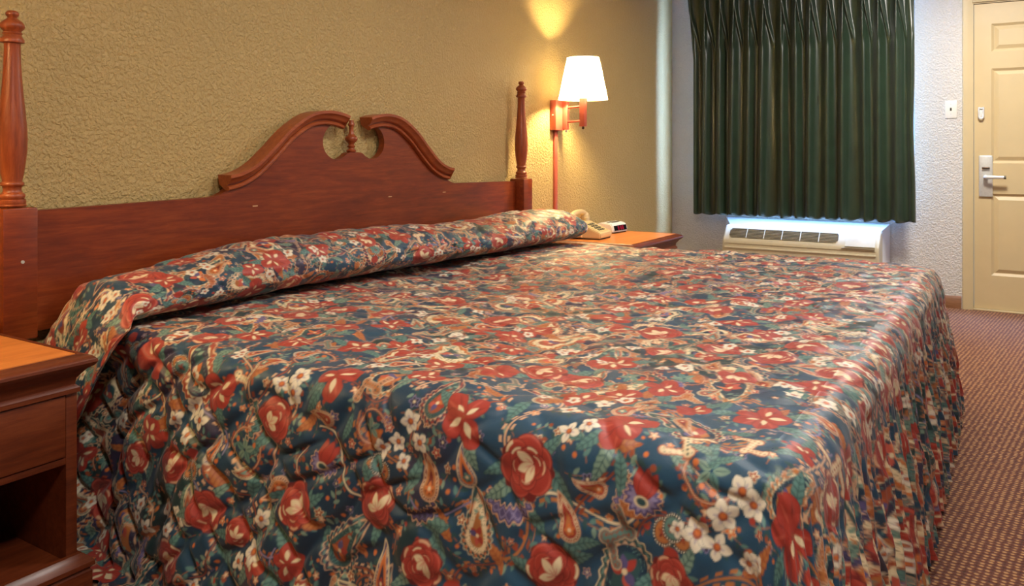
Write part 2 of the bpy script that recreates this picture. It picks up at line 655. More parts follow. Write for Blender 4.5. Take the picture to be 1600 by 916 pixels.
# fixtures for the added fill lamps, all out of view
for _c, _l in zip(FILL_LAMPS, ('round added fill lamp with a frosted dome on the ceiling beside the bed', 'round added fill lamp with a frosted dome on the ceiling right above the bed', 'round added fill lamp with a frosted dome on the ceiling near the door')):
    cl = tag(empty('fill_lamp', _c), _l, 'lamp', 'added fill lamps')
    lathe('lamp_pan', [(0.24, 0.0), (0.24, -0.02), (0.225, -0.028), (0.0, -0.028)], M['white_paint'], cl, 40)
    lathe('lamp_dome', [(0.22, -0.030), (0.215, -0.06), (0.18, -0.10), (0.10, -0.128), (0.0, -0.135)], M['dome'], cl, 40)


# ------------------------------------------------------------------ curtain
def sstep_(x, a, b):
    u = np.clip((x - a) / (b - a), 0, 1)
    return u * u * (3 - 2 * u)


def make_curtain():
    root = tag(empty('curtain', (XW - 0.2, 1.36, 0.57)), 'dark green pleated satin curtain drawn across the window', 'curtain')
    ya, yb = 2.108, 0.588            # left and right edges as seen from the room
    ztop, zbot = 2.30, 0.575
    NP, NU, NV = 14, 560, 120
    P = ya - yb
    rng = random.Random(5)
    ph = [rng.uniform(-0.25, 0.25) for _ in range(NP + 3)]
    am = [rng.uniform(0.85, 1.15) for _ in range(NP + 3)]
    dr = [rng.uniform(-0.012, 0.012) for _ in range(NP + 3)]
    u = np.linspace(0, 1, NU + 1)[None, :]
    v = np.linspace(0, 1, NV + 1)[:, None]           # 0 top, 1 bottom
    k = u * NP
    ki = np.clip(np.floor(k).astype(int), 0, NP)
    fr = k - np.floor(k)
    sm = fr * fr * (3 - 2 * fr)
    lerp = lambda arr: np.array(arr)[ki] * (1 - sm) + np.array(arr)[ki + 1] * sm
    z = ztop + (zbot - ztop) * v + 0 * u
    # main folds: rounded ridge, narrow valley
    c = 0.5 + 0.5 * np.cos(2 * np.pi * (k + lerp(ph) * (0.3 + 0.7 * v)))
    ridge = (c ** 1.15) * lerp(am)
    # pinch pleats: at the heading every ridge splits into two fins that merge further down
    head = np.clip(1 - (z - 1.70) / -0.0001, 0, 1) * 0 + np.clip((z - 1.74) / 0.40, 0, 1)
    head = head * head * (3 - 2 * head)
    kk = k + lerp(ph) * (0.3 + 0.7 * v)
    fk = kk - np.floor(kk)
    p2 = 0.10 + 0.46 * (1 - head) ** 0.8
    fins = np.exp(-((fk - p2) / 0.075) ** 2) + np.exp(-(np.minimum(fk, 1 - fk) / 0.06) ** 2)
    depth = ridge * (0.052 - 0.034 * head) + fins * 0.034 * np.sqrt(head) * sstep_(head, 0.0, 0.25)
    small = 0.0022 * np.sin(2 * np.pi * (2.0 * k + 0.4 * v + lerp(ph) * 2)) * (1 - head)
    d = depth + small
    x = 0.035 - d
    y = ya - P * u + lerp(dr) * v
    # the left edge leans out at the top, the right one has a soft kink
    y = y + 0.045 * np.clip((z - 1.75) / 0.5, 0, 1) * np.clip(1 - u * 9, 0, 1)
    y = y + 0.010 * np.exp(-((z - 1.2) / 0.25) ** 2) * np.clip((u - 0.93) / 0.07, 0, 1)
    # selvedge turned back towards the wall at both sides
    x = x + 0.05 * np.clip((u - 0.975) / 0.025, 0, 1) ** 2 + 0.03 * np.clip((0.012 - u) / 0.012, 0, 1)
    zz = z - 0.006 * np.sin(2 * np.pi * k) * np.clip((v - 0.9) / 0.1, 0, 1) + 0.0 * u
    zz = zz + 0.0
    pts = np.stack([x + 0 * y, y - 1.36 + 0 * x, zz - 0.57], -1).reshape(-1, 3)
    nu = NU + 1
    idx = (np.arange(NV)[:, None] * nu + np.arange(NU)[None, :]).reshape(-1)
    faces = np.stack([idx, idx + 1, idx + 1 + nu, idx + nu], -1)
    me = bpy.data.meshes.new('pleated_panel')
    me.from_pydata(pts.tolist(), [], faces.tolist())
    me.materials.append(M['curtain'])
    me.polygons.foreach_set('use_smooth', [True] * len(me.polygons))
    o = bpy.data.objects.new('pleated_panel', me)
    link(o, root)
    md = o.modifiers.new('thickness', 'SOLIDIFY')
    md.thickness = 0.002
    # traverse rod with its two wall brackets, above the heading
    tube('curtain_rod', [(0.03, 0.80, 1.735), (0.03, -0.80, 1.735)], 0.012, M['white_metal'], root)
    for yy in (0.76, -0.80):
        box('rod_bracket', 0.03, 0.2, yy, yy + 0.02, 1.725, 1.745, M['white_metal'], root)
    return root


make_curtain()


# ------------------------------------------------------------------ air conditioner with its white surround
def make_ac():
    y0, y1 = 0.79, 1.86
    sur = empty('wall_trim', (-0.004, 0, 0))
    sur['label'] = 'white wall trim around the unit'
    ya, yb, za = 0.753 - 1.325, 1.905 - 1.325, 0.545
    yi, yj, zi = y0 + 0.0 - 1.325 + 0.008, y1 - 1.325 - 0.008, 0.500
    dpt = -0.09

    def bar(name, o, i):
        bm = bmesh.new()
        A = [bm.verts.new(p) for p in o]
        B = [bm.verts.new(p) for p in i]
        Aw = [bm.verts.new((0.0, p[1], p[2])) for p in i]
        # sloping face, wall face and ends make a wedge
        bm.faces.new((A[0], A[1], B[1], B[0]))
        bm.faces.new((A[0], A[1], Aw[1], Aw[0]))
        bm.faces.new((B[0], B[1], Aw[1], Aw[0]))
        bm.faces.new((A[0], B[0], Aw[0]))
        bm.faces.new((A[1], Aw[1], B[1]))
        from_bm(name, bm, M['white_paint'], sur)
    e = -0.012
    bar('top_trim', [(e, yb, za), (e, ya, za)], [(dpt, yj, zi), (dpt, yi, zi)])
    bar('side_trim', [(e, ya, za), (e, ya, 0.0)], [(dpt, yi, zi), (dpt, yi, 0.0)])
    bar('side_trim', [(e, yb, za), (e, yb, 0.0)], [(dpt, yj, zi), (dpt, yj, 0.0)])

    root = tag(empty('air_conditioner', (XW, (y0 + y1) / 2, 0)), 'beige through-wall air conditioner with louvred grille below the green curtain', 'air conditioner')
    sur.parent = root
    h = (y1 - y0) / 2
    # profile (x from the wall, z)
    prof = [(-0.092, 0.03), (-0.245, 0.03), (-0.255, 0.06), (-0.262, 0.355), (-0.262, 0.385), (-0.255, 0.405), (-0.178, 0.492), (-0.165, 0.499), (-0.150, 0.502), (-0.092, 0.502)]
    o = prism('cabinet', prof, 'Y', -h + 0.012, h - 0.012, M['ac_plastic'], root, angle=25)
    # rounded end caps
    for s in (-1, 1):
        bm = bmesh.new()
        cx, cz = -0.15, 0.27
        rings = []
        for f, dy in ((1.0, 0.0), (0.985, 0.008), (0.95, 0.0119), (0.90, 0.012)):
            rings.append([bm.verts.new((cx + (p[0] - cx) * f, s * (h - 0.012 + dy), cz + (p[1] - cz) * f)) for p in prof])
        n = len(prof)
        for a, b in zip(rings[:-1], rings[1:]):
            for i in range(n):
                bm.faces.new((a[i], a[(i + 1) % n], b[(i + 1) % n], b[i]))
        bm.faces.new(rings[-1])
        from_bm('end_cap', bm, M['ac_plastic'], root, angle=25)
    # sloping louvre grille
    px0, pz0, px1, pz1 = -0.180, 0.490, -0.253, 0.407
    L = math.hypot(px1 - px0, pz1 - pz0)
    ux, uz = (px1 - px0) / L, (pz1 - pz0) / L
    nx, nz = uz, -ux          # outward (towards the room and up)
    if nz < 0:
        nx, nz = -nx, -nz
    at = lambda a, b: (px0 + ux * a + nx * b, pz0 + uz * a + nz * b)
    gy0, gy1 = (1.815 - 1.325), (1.055 - 1.325)
    a0, a1 = 0.014, L - 0.010
    r = 0.02
    pts = []
    bm = bmesh.new()
    outline = []
    for (cy, ca, st) in ((gy0 - r, a0 + r, 90), (gy1 + r, a0 + r, 180), (gy1 + r, a1 - r, 270), (gy0 - r, a1 - r, 0)):
        for q in range(5):
            t = math.radians(st - 90 + 90 - 0 + q * 22.5)
            outline.append((cy + r * math.cos(t - math.pi / 2 + math.pi / 2) if False else cy, ca))
    outline = [(gy0 - r, a0), (gy1 + r * 0.6, a0), (gy1, a0 + r * 0.6), (gy1, a1 - r * 1.3), (gy1 + r * 1.5, a1), (gy0 - r, a1), (gy0, a1 - r), (gy0, a0 + r)]
    A = [bm.verts.new((at(a, 0.0015)[0], y, at(a, 0.0015)[1])) for y, a in outline]
    B = [bm.verts.new((at(a, -0.004)[0], y, at(a, -0.004)[1])) for y, a in outline]
    bm.faces.new(A)
    bm.faces.new(B[::-1])
    for i in range(len(A)):
        j = (i + 1) % len(A)
        bm.faces.new((A[i], A[j], B[j], B[i]))
    gr = from_bm('grille', bm, M['ac_dark'], root)
    ns = 7
    for i in range(ns):
        a = a0 + 0.006 + (a1 - a0 - 0.012) * i / (ns - 1)
        e0 = 0.012 if i in (0, ns - 1) else 0.003
        p, q, w, v = at(a - 0.0024, 0.001), at(a + 0.0024, 0.001), at(a + 0.0032, 0.006), at(a - 0.0008, 0.007)
        prism('louvre', [p, q, w, v], 'Y', gy1 + e0, gy0 - e0, M['ac_grille'], gr)
    for i in range(1, 6):
        y = gy0 + (gy1 - gy0) * i / 6
        prism('grille_rib', [at(a0, 0.001), at(a1, 0.001), at(a1, 0.0078), at(a0, 0.0078)], 'Y', y - 0.0025, y + 0.0025, M['ac_plastic'], gr)
    # control lid on the right
    cy0, cy1 = 1.005 - 1.325, 0.815 - 1.325
    prism('control_lid', [at(0.004, 0.001), at(L + 0.012, 0.001), at(L + 0.012, 0.007), at(0.008, 0.007)], 'Y', cy1, cy0, M['ac_plastic'], root)
    box('lid_groove', at(L + 0.0135, 0)[0] - 0.012, at(L + 0.0135, 0)[0] + 0.01, cy1, cy0 + 0.02, 0.389, 0.392, M['ac_grille'], root)
    # front cover seam and lower lip
    prism('front_lip', [(-0.260, 0.352), (-0.268, 0.350), (-0.270, 0.342), (-0.258, 0.338)], 'Y', -h + 0.02, h - 0.02, M['ac_plastic'], root)
    prism('seam', [(-0.2612, 0.3775), (-0.2655, 0.3765), (-0.2655, 0.3735), (-0.2612, 0.3725)], 'Y', -h + 0.02, h - 0.02, M['ac_grille'], root)
    box('top_groove', -0.128, -0.122, -h + 0.14, h - 0.10, 0.5015, 0.5035, M['ac_grille'], root)
    box('foot', -0.22, -0.10, -h + 0.05, -h + 0.09, 0.0, 0.032, M['ac_grille'], root)
    box('foot', -0.22, -0.10, h - 0.09, h - 0.05, 0.0, 0.032, M['ac_grille'], root)
    return root


make_ac()


# ------------------------------------------------------------------ headboard
HC = 2.43                         # centre of the headboard
HF, HB = 2.298, 2.328             # front and back of the panel


def catmull(pts, n=8):
    out = []
    P = [Vector(p) for p in pts]
    for i in range(len(P) - 1):
        p0, p1, p2, p3 = P[max(i - 1, 0)], P[i], P[i + 1], P[min(i + 2, len(P) - 1)]
        for k in range(n):
            t = k / n
            out.append(0.5 * ((2 * p1) + (-p0 + p2) * t + (2 * p0 - 5 * p1 + 4 * p2 - p3) * t * t + (-p0 + 3 * p1 - 3 * p2 + p3) * t ** 3))
    out.append(P[-1])
    return [tuple(p) for p in out]


hb = tag(empty('headboard', (HC, YH, 0.56)), 'cherry wood headboard with swan-neck crest and turned end posts', 'headboard')
HZ = 0.56


def H(x, z):      # headboard coordinates: x from the centre
    return (x, z - HZ)


# crest line (upper edge of the panel, under the moulding), from the crest's centre outwards
CO = 0.018
crest = catmull([(0.098, 1.172), (0.18, 1.180), (0.260, 1.165), (0.350, 1.113), (0.430, 1.045), (0.51, 0.984), (0.58, 0.952), (0.612, 0.944)], 6)
scoop = catmull([(0.612, 0.944), (0.630, 0.924), (0.658, 0.909), (0.690, 0.902)], 4)
hole = catmull([(0.098, 1.172), (0.150, 1.150), (0.178, 1.108), (0.172, 1.062), (0.140, 1.032), (0.102, 1.023), (0.066, 1.034), (0.044, 1.048), (0.020, 1.052), (0.0, 1.052)], 5)
RAILX = 1.262
right = hole[::-1] + crest[1:] + scoop[1:]
left = [(-x, z) for x, z in right[::-1]]
outline = [(-RAILX, 0.56), (-RAILX, 0.893)] + [(x + CO, z) for x, z in left + right[1:]] + [(RAILX, 0.893), (RAILX, 0.56)]
from mathutils.geometry import delaunay_2d_cdt
_pts = [Vector(H(x, z)) for x, z in outline]
_vo, _eo, _fo, _a, _b, _c = delaunay_2d_cdt(_pts, [], [list(range(len(_pts)))], 1, 1e-5)
bm = bmesh.new()
_fr = [bm.verts.new((p.x, HF - YH, p.y)) for p in _vo]
_bk = [bm.verts.new((p.x, HB - YH, p.y)) for p in _vo]
_cnt = {}
for f in _fo:
    bm.faces.new([_fr[i] for i in f])
    bm.faces.new([_bk[i] for i in f][::-1])
    for k in range(len(f)):
        e = (f[k], f[(k + 1) % len(f)])
        key = (min(e), max(e))
        _cnt[key] = _cnt.get(key, 0) + 1
for (i, j), n in _cnt.items():
    if n == 1:
        bm.faces.new((_fr[i], _fr[j], _bk[j], _bk[i]))
bmesh.ops.recalc_face_normals(bm, faces=bm.faces[:])
_ed = [e for e in bm.edges if all(abs(v.co.y - (HF - YH)) < 1e-6 for v in e.verts) and e.calc_face_angle(0) > 1.0]
bmesh.ops.bevel(bm, geom=_ed, offset=0.004, segments=2, affect='EDGES', clamp_overlap=True)
from_bm('panel', bm, M['cherry'], hb, angle=30)


def moulding(sgn):
    """crown moulding swept along the crest, profile steps out towards the room"""
    path = catmull([(0.072, 1.166), (0.11, 1.176), (0.18, 1.182), (0.260, 1.167), (0.35, 1.116), (0.43, 1.048), (0.51, 0.986), (0.58, 0.954), (0.636, 0.943)], 8)
    # profile: (out towards room, up along the normal)
    prof = [(-0.004, -0.022), (0.010, -0.022), (0.0155, -0.018), (0.0165, -0.012), (0.0125, -0.007), (0.006, -0.005), (0.006, -0.002), (0.017, 0.001), (0.022, 0.006), (0.026, 0.014), (0.033, 0.019), (0.036, 0.022), (0.036, 0.033), (-0.034, 0.033), (-0.034, 0.0)]
    bm = bmesh.new()
    rings = []
    for i, p in enumerate(path):
        a, b = path[max(i - 1, 0)], path[min(i + 1, len(path) - 1)]
        tx, tz = b[0] - a[0], b[1] - a[1]
        L = math.hypot(tx, tz)
        nx, nz = -tz / L, tx / L
        if nz < 0:
            nx, nz = -nx, -nz
        rings.append([bm.verts.new((CO + sgn * (p[0] + nx * up), HF - YH - out, p[1] + nz * up - HZ)) for out, up in prof])
    n = len(prof)
    for a, b in zip(rings[:-1], rings[1:]):
        for i in range(n):
            bm.faces.new((a[i], a[(i + 1) % n], b[(i + 1) % n], b[i]))
    for r in (rings[0], rings[-1]):
        f = bm.faces.new(r)
        bmesh.ops.triangulate(bm, faces=[f])
    return from_bm('crest_moulding', bm, M['cherry_lit'], hb, angle=38)


moulding(1)
moulding(-1)
fz = 1.052 - HZ
fin = [(0.0, 0), (0.016, 0.0), (0.0185, 0.003), (0.0185, 0.007), (0.015, 0.010), (0.011, 0.013), (0.0105, 0.017), (0.014, 0.021), (0.0155, 0.024), (0.012, 0.027), (0.010, 0.030), (0.012, 0.036), (0.019, 0.042), (0.0235, 0.050), (0.0238, 0.056), (0.020, 0.062), (0.013, 0.068), (0.010, 0.074), (0.0085, 0.088), (0.0085, 0.098), (0.0100, 0.103), (0.0130, 0.106), (0.0130, 0.111), (0.0095, 0.116), (0.0095, 0.120), (0.0085, 0.126), (0.0, 0.128)]
lathe('centre_finial', [(r * 1.08, z * 1.04 + fz) for r, z in fin], M['cherry_upright'], hb, 28, (CO - 0.006, (HF + HB) / 2 - YH))


def post(sgn):
    cx, cy = sgn * 1.312, 2.292 - YH
    r = empty('post', (cx, cy, 0))
    r.parent = hb
    bm = bmesh.new()
    bm_box(bm, -0.045, 0.045, -0.045, 0.045, 0.552 - HZ, 0.906 - HZ, 0.005, 2)
    # shallow domed cap
    o = from_bm('post_block', bm, M['cherry'], r, angle=30)
    px = [(15, 0), (15.6, 10), (17, 16), (20, 19), (23.5, 18), (25, 14), (27, 13), (30, 20), (33, 28), (37, 34), (41, 35), (44, 32), (47, 26), (49, 24), (50.5, 28), (52, 28), (53.5, 25), (57, 28), (60, 32), (63, 34), (66, 33), (67, 24), (69, 23), (85, 23.5), (100, 24.5), (125, 27.5), (150, 31.5), (175, 36.5), (195, 40), (215, 42), (235, 41), (255, 37), (270, 32.5), (281, 28), (284, 28), (285, 32), (288, 33.5), (290, 32), (291, 28), (295, 25.5), (299, 26), (302, 30), (303, 34), (307, 36), (310, 34), (311, 32), (312, 37), (316, 38.5), (319, 37), (321, 40), (323, 38)]
    prof = [(w / 2 * 0.001716, 1.437 - (y - 15) * 0.001716 - HZ) for y, w in px][::-1]
    lathe('turned_spindle', prof, M['cherry_upright'], r, 36)
    return r, o


pl, plb = post(-1)
pr, prb = post(1)
tube('screw', [(0.004, -0.0445, 0.762 - HZ), (0.004, -0.0475, 0.762 - HZ)], 0.0045, M['metal'], pl, 12)
for x, z in ((1.938 - HC, 0.862), (2.665 - HC, 0.860), (3.052 - HC, 0.862)):
    box('chip_mark', x - 0.011, x + 0.011, HF - YH - 0.0012, HF - YH + 0.001, z - 0.0022 - HZ, z + 0.0022 - HZ, M['pale_chip'], hb)


# ------------------------------------------------------------------ nightstands
def nightstand(loc, w, d, h, label):
    """x 0..w along the wall, y from 0 (front) to d (wall), z 0..h"""
    r = tag(empty('nightstand', loc), label, 'nightstand')
    t = 0.024
    o = 0.030
    # laminate field framed by a solid wood lip
    box('laminate_top', 0.004, w - 0.004, 0.004, d, h - 0.014, h, M['laminate'], r)
    # crown profile (outwards, z) swept around the front and both sides with mitred corners
    prof = [(0.000, h - 0.001), (0.006, h + 0.0005), (0.010, h - 0.003), (0.022, h - 0.006), (o, h - 0.014), (o + 0.001, h - 0.020), (o - 0.004, h - 0.028), (0.014, h - 0.036), (0.006, h - 0.046), (-0.002, h - 0.056), (-0.004, h - 0.070), (0.004, h - 0.078), (0.004, h - 0.088), (-0.010, h - 0.092), (-0.010, h - 0.014), (0.0, h - 0.012)]
    bm = bmesh.new()
    rings = []
    for (ax, ay, ox, oy) in ((0, d, -1, 0), (0, 0, -1, -1), (w, 0, 1, -1), (w, d, 1, 0)):
        rings.append([bm.verts.new((ax + ox * a, ay + oy * a, z)) for a, z in prof])
    n = len(prof)
    for a, b in zip(rings[:-1], rings[1:]):
        for i in range(n):
            bm.faces.new((a[i], a[(i + 1) % n], b[(i + 1) % n], b[i]))
    for q in (rings[0], rings[-1]):
        f = bm.faces.new(q)
        bmesh.ops.triangulate(bm, faces=[f])
    from_bm('top_moulding', bm, M['ns_wood'], r, angle=32)
    zt = h - 0.088
    box('side_panel', -0.002, t, 0.006, d, 0.09, zt, M['ns_wood'], r, 0.002)
    box('side_panel', w - t, w + 0.002, 0.006, d, 0.09, zt, M['ns_wood'], r, 0.002)
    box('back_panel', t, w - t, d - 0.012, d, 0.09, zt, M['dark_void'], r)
    dz = zt - 0.145
    dr = box('drawer', t + 0.002, w - t - 0.002, 0.002, d - 0.02, dz, zt - 0.003, M['ns_wood'], r, 0.003)
    box('rail', t, w - t, 0.006, 0.03, dz - 0.018, dz - 0.002, M['ns_wood'], r, 0.002)
    box('shelf', t, w - t, 0.008, d - 0.012, 0.10, 0.118, M['ns_wood'], r, 0.002)
    # plinth with a stepped moulding
    pp = [(0.006, 0.128), (0.018, 0.118), (0.026, 0.108), (0.026, 0.098), (0.018, 0.092), (0.022, 0.086), (0.022, 0.0), (-0.006, 0.0), (-0.006, 0.128)]
    bm = bmesh.new()
    rings = []
    for (ax, ay, ox, oy) in ((0, d, -1, 0), (0, 0, -1, -1), (w, 0, 1, -1), (w, d, 1, 0)):
        rings.append([bm.verts.new((ax + ox * a, ay + oy * a, z)) for a, z in pp])
    n = len(pp)
    for a, b in zip(rings[:-1], rings[1:]):
        for i in range(n):
            bm.faces.new((a[i], a[(i + 1) % n], b[(i + 1) % n], b[i]))
    for q in (rings[0], rings[-1]):
        bm.faces.new(q)
    from_bm('plinth', bm, M['ns_wood'], r, angle=32)
    return r


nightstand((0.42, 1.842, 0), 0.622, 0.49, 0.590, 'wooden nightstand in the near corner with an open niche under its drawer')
nightstand((3.905, 1.715, 0), 0.66, 0.62, 0.565, 'wooden nightstand carrying the telephone and the clock beyond the bed')


# ------------------------------------------------------------------ swing-arm wall lamps
def wall_lamp(px, label, bulb):
    r = tag(empty('wall_lamp', (px, YH, 1.18)), label, 'wall lamp', 'swing-arm wall lamps beside the bed')
    box('back_plate', -0.055, 0.055, -0.042, 0.0, 0.0, 0.178, M['lamp_red'], r, 0.004)
    tube('screw', [(-0.053, -0.02, 0.09), (-0.058, -0.02, 0.09)], 0.004, M['metal'], r, 10)
    px_, py_ = 0.040, -0.060
    box('pivot_bar', px_ - 0.016, px_ + 0.016, py_ - 0.012, py_ + 0.020, 0.004, 0.174, M['lamp_red'], r, 0.003)
    lathe('pivot_nub', [(0.0, -0.012), (0.006, -0.010), (0.007, -0.004), (0.005, 0.004), (0.0, 0.0041)], M['metal'], r, 14, (px_, py_))
    sx, sy = -0.062, -0.225
    for z in (0.050, 0.135):
        tube('swing_arm', [(px_, py_, z), (px_ - 0.004, py_ - 0.02, z), (sx, sy, z)], 0.0065, M['lamp_red'], r, 10)
    box('stem', sx - 0.017, sx + 0.017, sy - 0.017, sy + 0.017, 0.018, 0.188, M['lamp_red'], r, 0.003)
    lathe('stem_nub', [(0.0, 0.000), (0.006, 0.003), (0.008, 0.009), (0.006, 0.019), (0.0, 0.0192)], M['brass_dark'], r, 14, (sx, sy))
    lathe('socket', [(0.0, 0.187), (0.014, 0.187), (0.014, 0.235), (0.0, 0.236)], M['metal'], r, 18, (sx, sy))
    # bulb: the source of light
    pr_ = [(0.0, 0.236), (0.012, 0.237), (0.014, 0.250), (0.024, 0.272), (0.029, 0.290), (0.026, 0.308), (0.015, 0.319), (0.0, 0.322)]
    lathe('bulb', pr_, bulb, r, 20, (sx, sy))
    # shade: open truncated cone with a little thickness and hemmed rims
    r0, r1, z0, z1 = 0.142, 0.093, 0.176, 0.410
    n = 64
    bm = bmesh.new()
    zs_ = [z0 + (z1 - z0) * i / 8 for i in range(9)]
    rings = [[bm.verts.new((sx + (r0 + (r1 - r0) * (z - z0) / (z1 - z0)) * math.cos(2 * math.pi * i / n), sy + (r0 + (r1 - r0) * (z - z0) / (z1 - z0)) * math.sin(2 * math.pi * i / n), z)) for i in range(n)] for z in zs_]
    for a, b in zip(rings[:-1], rings[1:]):
        for i in range(n):
            j = (i + 1) % n
            bm.faces.new((a[i], a[j], b[j], b[i]))
    sh = from_bm('lamp_shade', bm, M['shade'], r, angle=40)
    for q, z in ((r0, z0), (r1, z1)):
        bm = bmesh.new()
        ring = [(sx + (q + 0.0006) * math.cos(2 * math.pi * i / n), sy + (q + 0.0006) * math.sin(2 * math.pi * i / n)) for i in range(n)]
        lo = [bm.verts.new((x, y, z - 0.004)) for x, y in ring]
        hi = [bm.verts.new((x, y, z + 0.004)) for x, y in ring]
        for i in range(n):
            j = (i + 1) % n
            bm.faces.new((lo[i], lo[j], hi[j], hi[i]))
        from_bm('shade_rim', bm, M['shade'], sh)
    # wire spider that carries the shade
    for a in (0.3, 0.3 + 2.094, 0.3 + 4.189):
        tube('shade_wire', [(sx + 0.013 * math.cos(a), sy + 0.013 * math.sin(a), 0.200), (sx + (r0 - 0.004) * math.cos(a), sy + (r0 - 0.004) * math.sin(a), 0.182)], 0.0018, M['metal'], r, 6)
    # cord cover running down the wall
    box('cord_cover', -0.016, 0.016, -0.016, 0.0, -0.80, 0.0, M['lamp_red'], r, 0.004)
    return r


wall_lamp(4.215, 'lit swing-arm wall lamp with a white shade above the telephone', M['bulb'])
wall_lamp(0.60, 'lit swing-arm wall lamp above the nightstand in the near corner', M['bulb_dim'])


# ------------------------------------------------------------------ telephone
def make_phone():
    r = tag(empty('telephone', (4.085, 2.055, 0.565), math.radians(4)), 'beige push-button desk telephone on the far nightstand', 'telephone')
    # body profile in (y, z): front is -y
    prof = [(-0.105, 0.006), (-0.108, 0.030), (-0.104, 0.036), (0.018, 0.088), (0.030, 0.092), (0.085, 0.092), (0.092, 0.086), (0.096, 0.006)]
    bm = bmesh.new()
    bm_prism(bm, prof, 'X', -0.088, 0.088)
    es = [e for e in bm.edges if len(e.link_faces) == 2 and e.calc_face_angle(0) > 0.6]
    bmesh.ops.bevel(bm, geom=es, offset=0.005, segments=2, affect='EDGES')
    from_bm('body', bm, M['phone'], r, angle=35)
    box('base', -0.082, 0.082, -0.098, 0.090, 0.0, 0.007, M['dark_void'], r)
    a = math.atan2(0.052, 0.122)
    fy, fz = math.cos(a), math.sin(a)
    at = lambda s, b: (-0.104 + fy * s - fz * b, 0.036 + fz * s + fy * b)
    prism('face_plate', [at(0.014, 0.0), at(0.118, 0.0), at(0.118, 0.002), at(0.014, 0.002)], 'X', -0.072, 0.072, M['phone_face'], r)
    for i in range(4):
        for j in range(3):
            x = -0.030 + j * 0.030
            s = 0.026 + i * 0.022
            prism('key', [at(s, 0.001), at(s + 0.014, 0.001), at(s + 0.013, 0.006), at(s + 0.001, 0.006)], 'X', x - 0.010, x + 0.010, M['phone_key'], r)
    # cradle ears
    for x in (-0.060, 0.060):
        box('cradle', x - 0.022, x + 0.022, 0.030, 0.046, 0.086, 0.112, M['phone'], r, 0.005)
        box('cradle', x - 0.022, x + 0.022, 0.078, 0.092, 0.086, 0.106, M['phone'], r, 0.005)
    # handset: arched grip with two rounded cups, lying across the cradle
    hs = empty('handset', (0, 0.064, 0.108))
    hs.parent = r
    tube('grip', [(-0.098, 0, 0.010), (-0.080, 0, 0.026), (-0.045, 0, 0.034), (0, 0, 0.036), (0.045, 0, 0.034), (0.080, 0, 0.026), (0.098, 0, 0.010)], [0.016, 0.016, 0.0145, 0.014, 0.0145, 0.016, 0.016], M['phone'], hs, 14)
    for s in (-1, 1):
        lathe('cup', [(0.0, -0.024), (0.022, -0.024), (0.027, -0.019), (0.028, -0.004), (0.026, 0.012), (0.020, 0.024), (0.010, 0.030), (0.0, 0.031)], M['phone'], hs, 22, (s * 0.094, 0))
    # coiled cord from the near cup to the body
    pts = []
    for i in range(121):
        t = i / 120
        x = -0.100 - 0.030 * math.sin(math.pi * t)
        y = 0.064 - 0.07 * t
        z = 0.085 - 0.074 * t
        pts.append((x + 0.006 * math.cos(t * 2 * math.pi * 14), y, z + 0.006 * math.sin(t * 2 * math.pi * 14) + 0.004))
    tube('coiled_cord', pts, 0.0022, M['phone'], r, 6)
    return r


make_phone()


# ------------------------------------------------------------------ clock radio
def make_clock():
    r = tag(empty('clock_radio', (4.445, 2.075, 0.565), math.radians(-6)), 'white alarm clock with a red digital display behind the telephone', 'clock')
    prof = [(-0.050, 0.004), (-0.058, 0.012), (-0.048, 0.048), (-0.034, 0.058), (0.030, 0.064), (0.062, 0.050), (0.068, 0.012), (0.064, 0.004)]
    bm = bmesh.new()
    bm_prism(bm, prof, 'X', -0.085, 0.085)
    es = [e for e in bm.edges if len(e.link_faces) == 2 and e.calc_face_angle(0) > 0.5]
    bmesh.ops.bevel(bm, geom=es, offset=0.006, segments=3, affect='EDGES')
    from_bm('case', bm, M['clock_white'], r, angle=35)
    box('base', -0.075, 0.075, -0.050, 0.058, 0.0, 0.006, M['clock_black'], r)
    a = math.atan2(0.036, 0.010)
    fy, fz = math.cos(a), math.sin(a)
    at = lambda s, b: (-0.058 + fy * s - fz * b, 0.012 + fz * s + fy * b)
    dsp = prism('display', [at(0.003, 0.0), at(0.035, 0.0), at(0.034, 0.003), at(0.004, 0.003)], 'X', -0.070, 0.070, M['clock_black'], r)
    # three glowing figures made of bars
    for x0 in (-0.030, -0.002, 0.020):
        bm = bmesh.new()
        for (xa, xb, sa, sb) in ((0, 0.014, 0.008, 0.011), (0, 0.014, 0.0175, 0.0205), (0, 0.014, 0.027, 0.030), (0, 0.003, 0.009, 0.029), (0.011, 0.014, 0.009, 0.029)):
            bm_prism(bm, [at(sa, 0.0028), at(sb, 0.0028), at(sb, 0.0036), at(sa, 0.0036)], 'X', x0 + xa, x0 + xb)
        from_bm('digit', bm, M['red_led'], dsp)
    box('snooze_button', -0.030, 0.030, -0.020, 0.006, 0.060, 0.0655, M['phone_key'], r, 0.003)
    for x in (-0.055, 0.055):
        box('button', x - 0.010, x + 0.010, -0.012, 0.004, 0.059, 0.0645, M['phone_key'], r, 0.002)
    return r


make_clock()

# ------------------------------------------------------------------ bedspread: surface and printed cloth
# flat cloth coordinates: s along the headboard wall, t from the headboard towards the foot
SN, SF, T0, TF, ZT, RHO = 1.30, 3.66, 0.06, 1.97, 0.585, 0.07
TY = 2.30                       # y = TY - t on the mattress top
ARC = RHO * math.pi / 2
DROP0 = ARC + (ZT - RHO - 0.014)
DROP = DROP0 + 0.07


